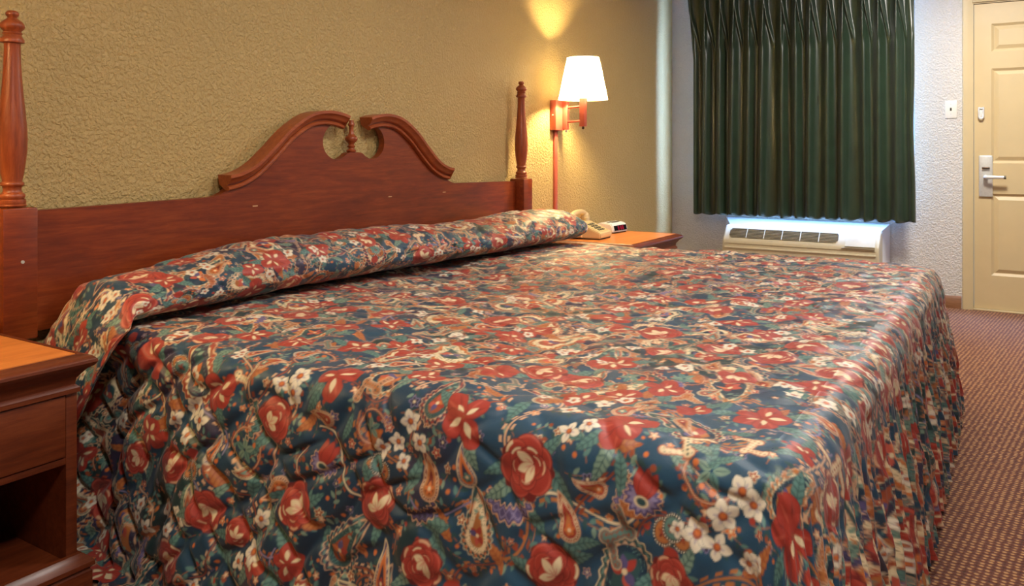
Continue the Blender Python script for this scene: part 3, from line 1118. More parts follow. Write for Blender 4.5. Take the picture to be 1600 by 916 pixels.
def grid_noise(seed, cell, shape=(64, 64)):
    g = np.random.RandomState(seed).uniform(-1, 1, shape)

    def f(x, y):
        x = np.asarray(x) / cell + 500.0
        y = np.asarray(y) / cell + 500.0
        xi, yi = np.floor(x).astype(int), np.floor(y).astype(int)
        fx, fy = x - xi, y - yi
        fx, fy = fx * fx * fx * (fx * (fx * 6 - 15) + 10), fy * fy * fy * (fy * (fy * 6 - 15) + 10)
        a, b = xi % shape[0], yi % shape[1]
        a1, b1 = (xi + 1) % shape[0], (yi + 1) % shape[1]
        return (g[a, b] * (1 - fx) + g[a1, b] * fx) * (1 - fy) + (g[a, b1] * (1 - fx) + g[a1, b1] * fx) * fy
    return f


NZ1, NZ2, NZ3, NZ4 = grid_noise(1, 0.42), grid_noise(2, 0.16), grid_noise(3, 0.07), grid_noise(4, 0.11)
NZ5, NZ6 = grid_noise(5, 0.25), grid_noise(6, 0.03)


def sstep(x, a, b):
    u = np.clip((np.asarray(x) - a) / (b - a), 0, 1)
    return u * u * (3 - 2 * u)


def quilt(s, t):
    """puffed quilting between wavy diagonal stitch lines, 0 on a stitch, 1 between"""
    a = (s + 0.85 * t) / 0.135 + 0.45 * NZ2(s, t) + 0.12 * NZ3(s, t)
    b = (s - 0.85 * t) / 0.135 + 0.45 * NZ2(t + 7, s + 3) + 0.12 * NZ3(t, s + 2)
    da = np.abs(a - np.round(a)) * 2
    db = np.abs(b - np.round(b)) * 2
    p = (1 - np.exp(-(da / 0.30) ** 2)) * (1 - np.exp(-(db / 0.30) ** 2))
    return p


def surf(s, t):
    s, t = np.asarray(s, float), np.asarray(t, float)
    sc, tc = np.clip(s, SN, SF), np.clip(t, T0, TF)
    os_, ot = s - sc, t - tc
    q = np.hypot(os_, ot)
    qq = np.maximum(q, 1e-9)
    dx, dt = os_ / qq, ot / qq
    ang = np.minimum(q, ARC) / RHO
    ext = np.maximum(q - ARC, 0)
    cor = np.abs(dx) * dt * 2                     # 1 in the middle of a corner
    foot = np.clip(dt, 0, 1)
    phi = np.arctan2(dt, np.abs(dx) + 1e-9)
    flare = np.where(dx > 0.01, 0.02 + 0.11 * foot, 0.13 + 0.08 * cor)
    out = RHO * np.sin(ang) + flare * ext
    down = RHO * (1 - np.cos(ang)) + ext * 0.995
    # folds hanging in the skirt
    w = np.where(q > 0, np.where(dt < 1e-6, t, TF + 0.18 * phi + np.where(np.abs(dx) < 1e-6, s - SN, 0)), 0)
    wn = w + 0.020 * NZ3(w, 0.3 * q) + 0.02 * NZ2(w, q)
    A = sstep(q, 0.06, 0.42)
    big = np.sin(2 * np.pi * wn / 0.115 + 1.5 * NZ1(w, q))
    mid = np.sin(2 * np.pi * wn / 0.042 + 2.0 * NZ2(w, q * 0.4))
    fine = np.sin(2 * np.pi * wn / 0.021 + 2.0 * NZ3(w, q * 0.3))
    fold = A * (foot * (0.010 * big + 0.0095 * mid + 0.0060 * fine) + cor * 0.014 * mid
                + (1 - foot) * (0.010 * np.sin(2 * np.pi * wn / 0.31 + 2 * NZ1(w, q)) + 0.003 * big))
    # a soft diagonal tuck in the near side close to the foot corner
    ridge = np.exp(-(((t - 1.80) + 0.55 * (q - 0.34)) / 0.022) ** 2) * sstep(q, 0.20, 0.42) * (os_ < 0) * (dt < 0.5)
    fold = fold + 0.020 * ridge
    top = 1 - sstep(q, 0.0, 0.12)
    wr = 0.010 * NZ1(s, t) * top + 0.006 * NZ5(s * 1.0, t * 2.4) * top + 0.0030 * NZ4(s * 0.8, t * 2.2) + 0.0012 * NZ3(s, t) + 0.0008 * NZ6(s, t)
    pf = quilt(s, t) * (0.0040 + (0.0115 - 0.0070 * sstep(t, 0.8, 1.5)) * (1 - top) * (1 - 0.6 * foot)) * (1 - 0.35 * foot)
    n_out = np.sin(ang)
    n_up = np.cos(ang)
    disp = fold + (wr + pf)
    out = out + disp * n_out
    out = out - 0.055 * sstep(t, 0.62, 0.25) * (os_ < 0) * sstep(q, 0.02, 0.2)       # the side is drawn in beside the pillows
    z = ZT - down + (wr + pf) * n_up
    sag = -0.012 * np.exp(-((s - 2.4) / 0.8) ** 2 - ((t - 1.0) / 0.7) ** 2)
    z = z + sag * top
    out = out + np.maximum(0.016 + 0.006 * np.sin(w * 40) - z, 0) * 0.8 * (1 - foot)          # what reaches the carpet spreads over it
    x = sc + dx * out
    y = TY - (tc + dt * out)
    z = np.maximum(z, 0.010 + 0.012 * np.clip(q - DROP + 0.07, 0, 1) * (1 + np.sin(w * 40)) * 4)
    return np.stack([x, y, z], -1)


# roll of cloth over the pillows: profile in (y, z), a runs from the wall over the top to the tuck
def roll_profile(a, s):
    yf = 1.955 - 0.115 * sstep(s, 2.0, 3.6)                 # front of the roll bulges more towards the far end
    hgt = 0.705 + 0.047 * sstep(s, 1.2, 1.75) + 0.008 * np.sin(s * 4.0) + 0.006 * NZ5(s, 0.5)
    yb = 2.268
    key_a = np.array([0.0, 0.10, 0.22, 0.36, 0.50, 0.62, 0.74, 0.84, 0.92, 1.0])
    key_y = np.array([1.00, 0.99, 0.86, 0.62, 0.36, 0.14, 0.01, 0.00, 0.14, 0.42])   # 1 at the wall, 0 at the front
    key_z = np.array([0.05, 0.42, 0.82, 1.00, 0.98, 0.85, 0.60, 0.34, 0.14, 0.02])
    fine = np.linspace(0, 1, 401)

    def smooth(k):
        v = np.interp(fine, key_a, k)
        ker = np.hanning(41)
        ker /= ker.sum()
        vp = np.pad(v, 20, mode='reflect', reflect_type='odd')
        return np.convolve(vp, ker, 'valid')
    ky = np.interp(a, fine, smooth(key_y))
    kz = np.interp(a, fine, smooth(key_z))
    zb = 0.592
    return yf + (yb - yf) * ky, zb + (hgt - zb) * kz


RS0, RS1 = 1.27, 3.60
RARC = 0.62                      # length of cloth around the roll
A_FRONT = 0.80                   # where the profile reaches its front


def roll_surf(s, a):
    s, a = np.asarray(s, float), np.asarray(a, float)
    sc = np.clip(s, RS0, RS1)
    y, z = roll_profile(a, sc)
    v = a * RARC
    pf = quilt(s, v - 0.9) * 0.005 + 0.004 * NZ2(s, v) + 0.003 * NZ4(s * 1.2, v * 2) + 0.0012 * NZ3(s, v)
    # push outwards from the core of the roll
    cy, cz = 2.10, 0.63
    L = np.hypot(y - cy, z - cz) + 1e-6
    y = y + (y - cy) / L * pf
    z = z + (z - cz) / L * pf
    x = sc
    # near end: cloth bends over and hangs as a flap whose front edge slants back to the wall
    q = np.maximum(RS0 - s, 0)
    rr = 0.085
    ang = np.minimum(q, rr * np.pi / 2) / rr
    ext = np.maximum(q - rr * np.pi / 2, 0)
    out = rr * np.sin(ang) + 0.16 * ext
    down = rr * (1 - np.cos(ang)) * 0.9 + ext * 0.98
    k = sstep(q, 0.0, 0.07)
    ae = np.minimum(a, A_FRONT)
    ye, ze = roll_profile(ae, sc)
    f = np.clip(a / A_FRONT, 0, 1)
    yfl = 2.262 - (2.262 - (1.890 + 0.20 * np.clip(q / 0.40, 0, 1.2) ** 1.4)) * f ** 1.1
    zfl = 0.592 + (ze - 0.592) * (0.35 + 0.65 * np.exp(-q / 0.10)) - 0.0
    near = q > 0
    curl = 0.018 * np.sin(f * 9.0 + 3 * q) * sstep(q, 0.05, 0.3) + 0.022 * sstep(f, 0.86, 1.0) * sstep(q, 0.04, 0.2)
    y = np.where(near, y * (1 - k) + yfl * k, y)
    z = np.where(near, z * (1 - k) + zfl * k - down, z)
    x = np.where(near, sc - out - curl - pf * k, x)
    # far end: the pillow end closes to a gathered tip
    qf = np.maximum(s - RS1, 0)
    m = np.clip(qf / 0.15, 0, 1)
    sq = np.sqrt(np.maximum(1 - m * m, 0.0)) * 0.92 + 0.08
    ruff = 1 + 0.10 * np.sin(a * 60) * sstep(m, 0.5, 1.0)
    y = np.where(qf > 0, 2.02 + (y - 2.02) * sq * ruff, y)
    z = np.where(qf > 0, 0.625 + (z - 0.625) * sq * ruff, z)
    x = np.where(qf > 0, RS1 + qf, x)
    z = np.maximum(z, 0.03)
    return np.stack([x, y, z], -1)


# ------------------------------------------------------------------ the print, drawn in flat cloth coordinates
PX = 0.0016
S_MIN, S_MAX, T_MIN, T_MAX = 0.62, 4.05, -0.95, 2.62


def lin(r, g, b):
    return np.array(srgb(r, g, b)[:3])


INK = dict(navy=lin(24, 50, 70), blue=lin(34, 70, 94), plum=lin(52, 44, 66), pine=lin(28, 54, 56), red=lin(164, 56, 44), dred=lin(112, 34, 32),
           lred=lin(188, 84, 66), pink=lin(214, 150, 128), cream=lin(224, 204, 164), white=lin(228, 216, 192), teal=lin(92, 130, 122), dteal=lin(44, 76, 78),
           sage=lin(120, 146, 128), ochre=lin(176, 108, 58), rust=lin(150, 72, 44), tan=lin(212, 168, 132), purple=lin(88, 78, 120), lilac=lin(140, 128, 162),
           orange=lin(206, 112, 56), black=lin(20, 26, 34))


class Print:
    def __init__(self):
        self.h = int((S_MAX - S_MIN) / PX)
        self.w = int((T_MAX - T_MIN) / PX)
        s = (S_MIN + (np.arange(self.h) + 0.5) * PX)[:, None]
        t = (T_MIN + (np.arange(self.w) + 0.5) * PX)[None, :]
        n = grid_noise(21, 0.23)(s, t) + 0.5 * grid_noise(22, 0.09)(s, t)
        m = grid_noise(23, 0.19)(s + 3, t) + 0.5 * grid_noise(24, 0.06)(s, t)
        a = np.clip((n - 0.35) / 0.05, 0, 1)[..., None]
        b = np.clip((m - 0.40) / 0.05, 0, 1)[..., None]
        open_ = (sstep(t, 1.25, 1.5) * sstep(s, 1.75, 1.45))[..., None]      # a clear blue field towards the foot corner
        a, b = a * (1 - open_), b * (1 - open_)
        f = (0.5 + 0.5 * grid_noise(25, 0.3)(s, t))[..., None]
        f = f + (1.15 - f) * open_
        base = INK['navy'] * (1 - f) + INK['blue'] * f
        base = base * (1 - a) + INK['plum'] * a
        self.img = (base * (1 - b) + INK['pine'] * b).astype(np.float32)

    def stamp(self, fn, t, s, R, ang, rng, *args):
        if t < T_MIN - R or t > T_MAX + R or s < S_MIN - R or s > S_MAX + R:
            return
        if -0.26 + R < t < 0.02 - R or (t < 0 and s > 3.80 + R) or (s > 3.86 + R) or (s < 1.2 - R and t > TF + R + 0.45):
            return
        c0, c1 = max(0, int((t - R * 1.15 - T_MIN) / PX)), min(self.w, int((t + R * 1.15 - T_MIN) / PX) + 2)
        r0, r1 = max(0, int((s - R * 1.15 - S_MIN) / PX)), min(self.h, int((s + R * 1.15 - S_MIN) / PX) + 2)
        if c1 <= c0 or r1 <= r0:
            return
        dt = (T_MIN + (np.arange(c0, c1) + 0.5) * PX - t)[None, :] / R
        ds = (S_MIN + (np.arange(r0, r1) + 0.5) * PX - s)[:, None] / R
        ca, sa = math.cos(ang), math.sin(ang)
        x, y = (dt * ca + ds * sa).astype(np.float32), (-dt * sa + ds * ca).astype(np.float32)
        self.view = self.img[r0:r1, c0:c1]
        self.aa = PX / R * 0.8
        fn(self, x, y, rng, *args)

    def put(self, sdf, color, alpha=1.0):
        ii = np.nonzero(sdf < self.aa)
        if len(ii[0]) == 0:
            return
        m = (np.minimum(0.5 - sdf[ii] / (2 * self.aa), 1) * alpha)[:, None].astype(np.float32)
        c = np.asarray(color, np.float32)
        self.view[ii] = self.view[ii] * (1 - m) + m * c


def petal(x, y, ang, r0, r1, w, p=0.8, q=0.8):
    """signed distance-like value of a pointed petal from radius r0 to r1"""
    ca, sa = math.cos(ang), math.sin(ang)
    u, v = (x * ca + y * sa - r0) / (r1 - r0), -x * sa + y * ca
    av = np.abs(v)
    d = np.full(u.shape, 9.0, np.float32)
    ii = np.nonzero((u > 0) & (u < 1) & (av < w + 0.06))
    d[ii] = av[ii] - w * np.sin(np.pi * u[ii] ** p) ** q
    return d


def chain(x, y, pts):
    x, y = x.astype(np.float32), y.astype(np.float32)
    d = np.full(np.broadcast(x, y).shape, 9.0, np.float32)
    for a, b, r in pts:
        u, v = x - np.float32(a), y - np.float32(b)
        np.minimum(d, np.sqrt(u * u + v * v) - np.float32(r), out=d)
    return d


def d_rose(P, x, y, g):
    r, th = np.hypot(x, y), np.arctan2(y, x)
    ph = g.uniform(0, 6.28)
    P.put(r - (0.90 + 0.07 * np.sin(5 * th + ph) + 0.04 * np.sin(11 * th)), INK['dred'])
    for rad, n, sz in ((0.50, 6, 0.47), (0.33, 5, 0.38), (0.20, 4, 0.30)):
        off = g.uniform(0, 6.28)
        for k in range(n):
            a = off + 6.283 * k / n + g.uniform(-0.2, 0.2)
            cx, cy = rad * math.cos(a), rad * math.sin(a)
            z = sz * g.uniform(0.85, 1.1)
            d = np.hypot(x - cx, y - cy) - z
            P.put(d, INK['dred'])
            P.put(d + 0.03, INK['red'])
            P.put(np.maximum(d + 0.04, -(np.hypot(x - cx * 0.80, y - cy * 0.80) - z * 0.97)), INK['lred'])
            if g.random() < 0.38:
                wedge = np.cos(np.arctan2(y - cy, x - cx) - a + g.uniform(-0.5, 0.5))
                P.put(np.maximum(np.maximum(d + 0.03, -(np.hypot(x - cx * 0.78, y - cy * 0.78) - z * 0.93)), (0.80 - wedge) * 0.5), INK['tan' if g.random() < 0.6 else 'cream'])
    ox, oy = 0.26 * math.cos(ph), 0.26 * math.sin(ph)
    for k in range(3):
        a = ph + (k - 1) * g.uniform(0.7, 1.1)
        d = petal(x + ox, y + oy, a, 0.02, g.uniform(0.5, 0.78), 0.15, 1.1, 0.8)
        P.put(d - 0.02, INK['lred'])
        P.put(d, INK['cream'])
        P.put(petal(x + ox, y + oy, a, 0.02, 0.34, 0.03), INK['pink'])


def d_lily(P, x, y, g):
    n = g.choice((4, 5, 5))
    a = g.uniform(0, 6.28)
    for k in range(n):
        a += 6.283 / n * g.uniform(0.72, 1.28)
        L = g.uniform(0.68, 1.05)
        w = g.uniform(0.30, 0.44)
        d = petal(x, y, a, -0.06, L, w, 1.25, 0.62) + 0.02 * np.sin(13 * np.hypot(x, y) + k)
        P.put(d, INK['dred'])
        P.put(d + 0.02, INK['red'])
        P.put(petal(x, y, a + 0.25, 0.30, L * 0.85, 0.045), INK['lred'], 0.8)
        P.put(petal(x, y, a - 0.22, 0.35, L * 0.8, 0.03), INK['dred'], 0.6)
        if g.random() < 0.8:
            P.put(petal(x, y, a + g.uniform(-0.1, 0.1), g.uniform(0.03, 0.15), g.uniform(0.45, 0.66), g.uniform(0.06, 0.12), 0.9, 0.9), INK['cream'])
    P.put(np.hypot(x, y) - 0.05, INK['rust'])


def d_white(P, x, y, g):
    off = g.uniform(0, 6.28)
    n = g.choice((4, 5, 5))
    for k in range(n):
        a = off + 6.283 * k / n
        d = petal(x, y, a + g.uniform(-0.15, 0.15), 0.05, g.uniform(0.8, 1.05), 0.34, 1.0, 0.75)
        P.put(d - 0.03, INK['dteal'], 0.7)
        P.put(d, INK['white'])
        P.put(petal(x, y, a, 0.1, 0.55, 0.08), INK['lilac'], 0.55)
    P.put(np.hypot(x, y) - 0.26, INK['rust'])
    P.put(np.hypot(x - 0.05, y) - 0.16, INK['orange'])


def d_leaf(P, x, y, g, warm=False):
    u = (x + 1) / 2
    uu = np.clip(u, 0, 1)
    bend = 0.12 * np.sin(np.pi * uu) * g.choice((-1, 1))
    v = y - bend
    hw = 0.34 * np.maximum(np.sin(np.pi * uu ** 0.85), 0) ** 0.85 + 0.02 * np.sin(uu * 42)
    d = np.where((u < 0) | (u > 1), 0.2, np.abs(v) - hw)
    c1, c2 = (INK['ochre'], INK['rust']) if warm else ((INK['teal'], INK['dteal']) if g.random() < 0.7 else (INK['sage'], INK['dteal']))
    P.put(d, c2)
    P.put(d + 0.03, c1)
    vein = np.abs(((uu * 7 - np.abs(v) * 2.2) % 1.0) - 0.5) * 0.25 - 0.035
    P.put(np.maximum(vein, d + 0.05), c2, 0.75)
    P.put(np.maximum(np.abs(v) - 0.018, d), c2)


def drop_pts(curl, head=0.40, n=26, L=1.45):
    out = []
    for i in range(n):
        k = i / (n - 1)
        ang = curl * k * k
        out.append((-0.50 + L * k - 0.35 * abs(curl) * k ** 4 * 0.5, 0.55 * curl * k ** 2.2 * 0.6, head * (1 - k) ** 0.85 + 0.015))
    return out


def layers(P, d, x, y, cols, widths):
    acc = 0.0
    for c, w in zip(cols, widths):
        P.put(d + acc, INK[c])
        acc += w


def d_drop(P, x, y, g):
    curl = g.choice((-1, 1)) * g.uniform(0.5, 1.0)
    d = chain(x, y, drop_pts(curl))
    pal = g.choice((('tan', 'rust', 'cream', 'red', 'ochre'), ('cream', 'plum', 'tan', 'rust', 'teal'), ('tan', 'dred', 'tan', 'ochre', 'dred'), ('cream', 'purple', 'tan', 'orange', 'plum')))
    layers(P, d, x, y, pal, (0.05, 0.07, 0.03, 0.10, 0.06))
    th = np.arctan2(y, x + 0.5)
    beads = np.maximum(np.abs(d + 0.085) - 0.018, -np.cos(th * 22) * 0.05)
    P.put(beads, INK['cream'])
    r = np.hypot(x + 0.48, y)
    P.put(r - 0.17 - 0.04 * np.cos(5 * th), INK[g.choice(('red', 'orange', 'teal'))])
    P.put(r - 0.07, INK['cream'])


def d_bigpaisley(P, x, y, g):
    curl = g.choice((-1, 1)) * g.uniform(0.6, 1.1)
    d = chain(x, y, drop_pts(curl, 0.46, 30))
    th = np.arctan2(y, x + 0.45)
    scal = 0.025 * np.sin(th * 18)
    pal = g.choice((('tan', 'rust', 'cream'), ('cream', 'dteal', 'tan'), ('tan', 'ochre', 'cream'), ('tan', 'plum', 'tan')))
    layers(P, d + scal, x, y, pal, (0.025, 0.085, 0.02))
    P.put(np.maximum(np.abs(d + 0.065) - 0.022, -np.cos(th * 16) * 0.06), INK[g.choice(('red', 'orange', 'tan', 'teal'))])
    inner = g.choice(('cream', 'navy', 'cream', 'plum', 'dteal'))
    P.put(d + 0.14, INK[inner])
    sp = np.sin(x * 46 + 3 * np.sin(y * 17)) * np.sin(y * 44 + 3 * np.sin(x * 15))
    P.put(np.maximum(d + 0.16, 0.55 - sp) * 0.1, INK['black' if inner == 'cream' else 'teal'], 0.8)
    P.put(d + 0.26, INK[g.choice(('rust', 'dteal', 'ochre', 'navy'))])
    for k in range(5):
        a = 6.283 * k / 5 + g.uniform(0, 1)
        P.put(petal(x + 0.42, y, a, 0.03, 0.26, 0.075), INK[g.choice(('red', 'lred', 'orange', 'purple'))])
    P.put(np.hypot(x + 0.42, y) - 0.05, INK['cream'])
    for k in range(4):
        P.put(petal(x - 0.02 - 0.13 * k, y - 0.05 * curl * k, 1.2 if k % 2 else -1.2, 0.0, 0.15, 0.04), INK['sage'])


def d_acanthus(P, x, y, g):
    c = g.choice((-1, 1))
    pts = []
    for i in range(22):
        k = i / 21
        a = 2.4 * k - 1.2
        pts.append((0.75 * math.sin(a), c * (0.75 * math.cos(a) - 0.55), 0.20 * math.sin(math.pi * (0.12 + 0.86 * k)) + 0.03))
    d = chain(x, y, pts)
    th = np.arctan2(y + 0.55 * c, x)
    d = d + 0.055 * np.sin(th * 20)
    a, b = g.choice((('purple', 'lilac'), ('dteal', 'teal'), ('plum', 'purple'), ('rust', 'ochre')))
    layers(P, d, x, y, ('tan', a, b, a), (0.045, 0.07, 0.05, 0.05))


def d_scroll(P, x, y, g):
    c = g.choice((-1, 1))
    pts = []
    for i in range(34):
        k = i / 33
        a = math.pi * 1.5 * (k - 0.5) * 2
        px_ = 0.42 * math.sin(a) * (1 if k < 0.5 else 1)
        pts.append(((k - 0.5) * 1.55 + 0.16 * math.sin(2 * a), c * px_ * 0.9, 0.15 + 0.05 * math.cos(math.pi * (k - 0.5))))
    d = chain(x, y, pts)
    pal = g.choice((('tan', 'ochre', 'cream', 'teal'), ('cream', 'rust', 'tan', 'ochre'), ('tan', 'teal', 'rust', 'teal'), ('rust', 'tan', 'cream', 'cream')))
    layers(P, d, x, y, pal, (0.035, 0.045, 0.03, 0.05))
    sp = np.sin(x * 24) * np.sin(y * 24)
    P.put(np.maximum(d + 0.11, (0.5 - sp) * 0.05), INK[g.choice(('red', 'dteal', 'rust'))])


def d_lobes(P, x, y, g):
    for a, col in ((0.75, 'ochre'), (-0.75, 'ochre'), (0.0, 'teal')):
        cx, cy = 0.34 * math.cos(a) + (0.14 if a == 0 else 0), 0.52 * math.sin(a)
        d = np.hypot((x - cx) * 0.9, y - cy) - 0.36
        th = np.arctan2(y - cy, x - cx)
        P.put(d - 0.05, INK['black'])
        P.put(np.maximum(np.abs(d - 0.01) - 0.024, -np.cos(th * 26) * 0.05), INK['white'])
        P.put(d + 0.05, INK[col])
        for k in range(5):
            P.put(petal(x - cx, y - cy, 6.283 * k / 5, 0.04, 0.22, 0.05), INK[g.choice(('rust', 'dteal', 'dred'))])
        P.put(np.hypot(x - cx, y - cy) - 0.06, INK['red'])
    P.put(np.hypot(x + 0.45, y) - 0.30, INK['red'])


def d_wreath(P, x, y, g):
    r, th = np.hypot(x, y), np.arctan2(y, x)
    gate = np.where(np.abs(th) < 2.3, 0.0, 1.0)
    P.put(np.abs(r - 0.80 - 0.015 * np.sin(th * 30)) - 0.055 + gate, INK['rust'])
    P.put(np.abs(r - 0.80) - 0.018 + gate, INK['tan'])
    dots = np.maximum(np.abs(r - 0.93) - 0.045, -np.cos(th * 21) * 0.06)
    P.put(dots + gate, INK['rust'])
    for k in range(5):
        P.put(petal(x, y, 6.283 * k / 5 + 0.4, 0.05, 0.55, 0.13), INK['teal' if k % 2 else 'sage'])
        P.put(petal(x, y, 6.283 * k / 5 + 0.4, 0.1, 0.5, 0.015), INK['dteal'])
    for k in range(3):
        a = 2.1 * k + 1.4
        P.put(np.hypot(x - 0.55 * math.cos(a), y - 0.55 * math.sin(a)) - 0.10, INK['orange'])


def d_tulip(P, x, y, g):
    th = np.arctan2(y, x + 0.2)
    d = np.hypot(x + 0.25, y * 0.9) - 0.62 + 0.07 * np.sin(th * 14)
    cut = np.maximum(d, x - 0.15)
    layers(P, cut, x, y, ('tan', 'purple', 'lilac'), (0.05, 0.12, 0.05))
    for a in (-0.35, 0.35, 0.0):
        dd = petal(x + 0.35, y, a, 0.0, 1.15, 0.25, 1.0, 0.7)
        P.put(dd, INK['dred'])
        P.put(dd + 0.03, INK['red'])
    P.put(np.hypot((x + 0.38), y * 0.7) - 0.20, INK['cream'])
    P.put(np.hypot((x + 0.38), y * 0.7) - 0.13, INK['dteal'])


def d_sprig(P, x, y, g):
    P.put(np.maximum(np.abs(y - 0.15 * np.sin(x * 2)) - 0.025, np.abs(x) - 0.9), INK['ochre'])
    for k in range(5):
        cx = -0.6 + 0.3 * k
        P.put(petal(x - cx, y, 0.9 if k % 2 else -0.9, 0.0, 0.55, 0.13), INK[g.choice(('teal', 'dteal', 'dteal', 'sage'))])
    if g.random() < 0.75:
        P.put(np.hypot(x - 0.85, y) - 0.17, INK[g.choice(('orange', 'rust', 'red'))])
        P.put(np.hypot(x + 0.5, y - 0.5) - 0.14, INK['orange'])


def d_floret(P, x, y, g):
    th, r = np.arctan2(y, x), np.hypot(x, y)
    d = r - 0.75 - 0.18 * np.cos(5 * th)
    a, b = g.choice((('tan', 'red'), ('tan', 'purple'), ('cream', 'rust'), ('tan', 'orange'), ('rust', 'tan'), ('lilac', 'plum')))
    P.put(d, INK[a])
    P.put(d + 0.16, INK[b])
    P.put(r - 0.22, INK['cream'])


def d_vine(P, x, y, g):
    c = g.choice((-1, 1))
    yy = y - 0.35 * c * np.sin(x * 2.6)
    d = np.maximum(np.abs(yy) - 0.022, np.abs(x) - 1)
    P.put(d, INK[g.choice(('tan', 'ochre', 'rust', 'cream', 'lilac'))])
    dots = np.maximum(np.abs(np.abs(yy) - 0.09) - 0.03, np.abs(x) - 0.95)
    P.put(np.maximum(dots, -np.cos(x * 30) * 0.06), INK[g.choice(('rust', 'ochre', 'tan'))])


DRAW = dict(rose=d_rose, lily=d_lily, white=d_white, leaf=d_leaf, drop=d_drop, bigpaisley=d_bigpaisley, acanthus=d_acanthus, scroll=d_scroll, lobes=d_lobes, wreath=d_wreath, tulip=d_tulip)

MAJORS = [
    ('rose', 1.171, 1.56, 0.057, 20), ('rose', 1.143, 0.92, 0.053, 60), ('rose', 0.987, 1.016, 0.051, 0), ('rose', 1.035, 1.224, 0.051, 90),
    ('rose', 0.955, 1.352, 0.048, 40), ('rose', 1.015, 1.624, 0.048, 0), ('rose', 1.055, 1.836, 0.04, 30), ('rose', 0.987, 0.588, 0.052, 90),
    ('rose', 0.911, 0.728, 0.053, 20), ('rose', 0.955, 0.412, 0.042, 100), ('rose', 0.883, 0.832, 0.034, 10), ('lily', 1.231, 1.416, 0.063, 120),
    ('lily', 1.291, 1.72, 0.062, 200), ('lily', 1.188, 2.053, 0.063, 80), ('lily', 1.259, 1.068, 0.063, 60), ('lily', 1.183, 0.736, 0.065, 100),
    ('lily', 1.451, 1.92, 0.064, 10), ('lily', 1.34, 2.01, 0.029, 60), ('lily', 0.871, 1.012, 0.045, 100), ('lily', 0.843, 0.9, 0.041, 60),
    ('lily', 1.443, 1.792, 0.043, 20), ('lily', 1.215, 0.444, 0.071, 80), ('tulip', 1.179, 1.784, 0.046, 80), ('tulip', 1.095, 1.084, 0.045, 70),
    ('lily', 1.435, 1.212, 0.057, 10), ('rose', 1.511, 1.432, 0.055, 0), ('rose', 2.027, 1.488, 0.068, 0), ('lily', 1.703, 1.956, 0.062, 0),
    ('rose', 1.891, 1.82, 0.065, 0), ('lily', 1.771, 1.188, 0.06, 0), ('lily', 2.127, 1.312, 0.067, 0), ('lily', 1.407, 0.624, 0.06, 10),
    ('rose', 1.327, 0.56, 0.055, 0), ('lily', 1.663, 0.868, 0.062, 0), ('rose', 2.055, 0.768, 0.065, 0), ('lily', 2.511, 1.448, 0.07, 0),
    ('rose', 2.591, 0.944, 0.07, 0), ('lily', 2.599, 1.728, 0.068, 0), ('lily', 2.316, 2.002, 0.061, 0), ('rose', 3.039, 1.804, 0.068, 0),
    ('lily', 2.575, 0.624, 0.068, 0), ('rose', 2.911, 1.312, 0.067, 0), ('lily', 1.463, 0.94, 0.056, 0), ('rose', 1.619, 0.572, 0.055, 0),
    ('lily', 2.235, 1.636, 0.061, 0), ('white', 1.315, 1.6, 0.024, 80), ('white', 1.267, 1.664, 0.02, 20), ('white', 1.247, 1.632, 0.023, 120),
    ('white', 1.203, 1.292, 0.025, 60), ('white', 1.171, 1.324, 0.025, 30), ('white', 1.159, 1.264, 0.022, 100), ('white', 1.143, 1.228, 0.023, 90),
    ('white', 1.127, 1.284, 0.018, 50), ('white', 1.211, 1.944, 0.029, 80), ('white', 1.171, 1.916, 0.028, 60), ('white', 1.195, 1.96, 0.025, 20),
    ('white', 1.135, 1.876, 0.028, 80), ('white', 1.123, 1.908, 0.024, 60), ('white', 1.135, 1.844, 0.016, 0), ('white', 1.243, 0.968, 0.031, 60),
    ('white', 1.207, 0.968, 0.028, 20), ('white', 1.219, 0.924, 0.025, 100), ('white', 1.123, 0.644, 0.031, 60), ('white', 1.103, 0.68, 0.027, 20),
    ('white', 1.087, 0.576, 0.025, 90), ('white', 1.059, 0.632, 0.021, 60), ('white', 0.859, 0.892, 0.028, 80), ('white', 0.935, 0.912, 0.025, 60),
    ('white', 0.831, 0.852, 0.022, 60), ('white', 0.743, 0.712, 0.02, 10), ('white', 0.879, 0.576, 0.028, 100), ('drop', 1.111, 1.648, 0.048, 110),
    ('drop', 1.163, 1.684, 0.037, 180), ('drop', 1.119, 1.352, 0.054, 100), ('acanthus', 1.099, 1.536, 0.068, 10), ('scroll', 1.099, 1.74, 0.051, 70),
    ('scroll', 1.275, 1.84, 0.049, 60), ('lobes', 1.111, 1.836, 0.047, 90), ('bigpaisley', 1.25, 2.022, 0.071, 80), ('bigpaisley', 1.059, 1.464, 0.07, 90),
    ('acanthus', 1.167, 1.764, 0.052, 200), ('bigpaisley', 0.955, 1.156, 0.09, 60), ('bigpaisley', 1.279, 1.348, 0.076, 80), ('wreath', 1.231, 1.892, 0.056, 200),
    ('leaf', 1.199, 1.736, 0.038, 100), ('leaf', 1.211, 1.704, 0.039, 250), ('leaf', 1.039, 1.644, 0.048, 70), ('leaf', 1.151, 1.624, 0.044, -40),
    ('leaf', 1.127, 1.508, 0.042, 220), ('drop', 1.047, 0.736, 0.044, 60), ('drop', 1.011, 0.832, 0.037, 200), ('drop', 1.179, 1.06, 0.04, 160),
    ('drop', 0.915, 0.68, 0.05, 120), ('scroll', 1.211, 0.796, 0.053, 30), ('scroll', 1.255, 1.168, 0.045, 30), ('drop', 1.512, 1.998, 0.046, 180),
    ('leaf', 1.267, 1.888, 0.031, 90), ('leaf', 1.259, 1.912, 0.026, 20), ('leaf', 1.267, 1.864, 0.025, 160), ('acanthus', 1.051, 1.344, 0.053, 30),
    ('lobes', 1.087, 1.22, 0.046, 90),
]



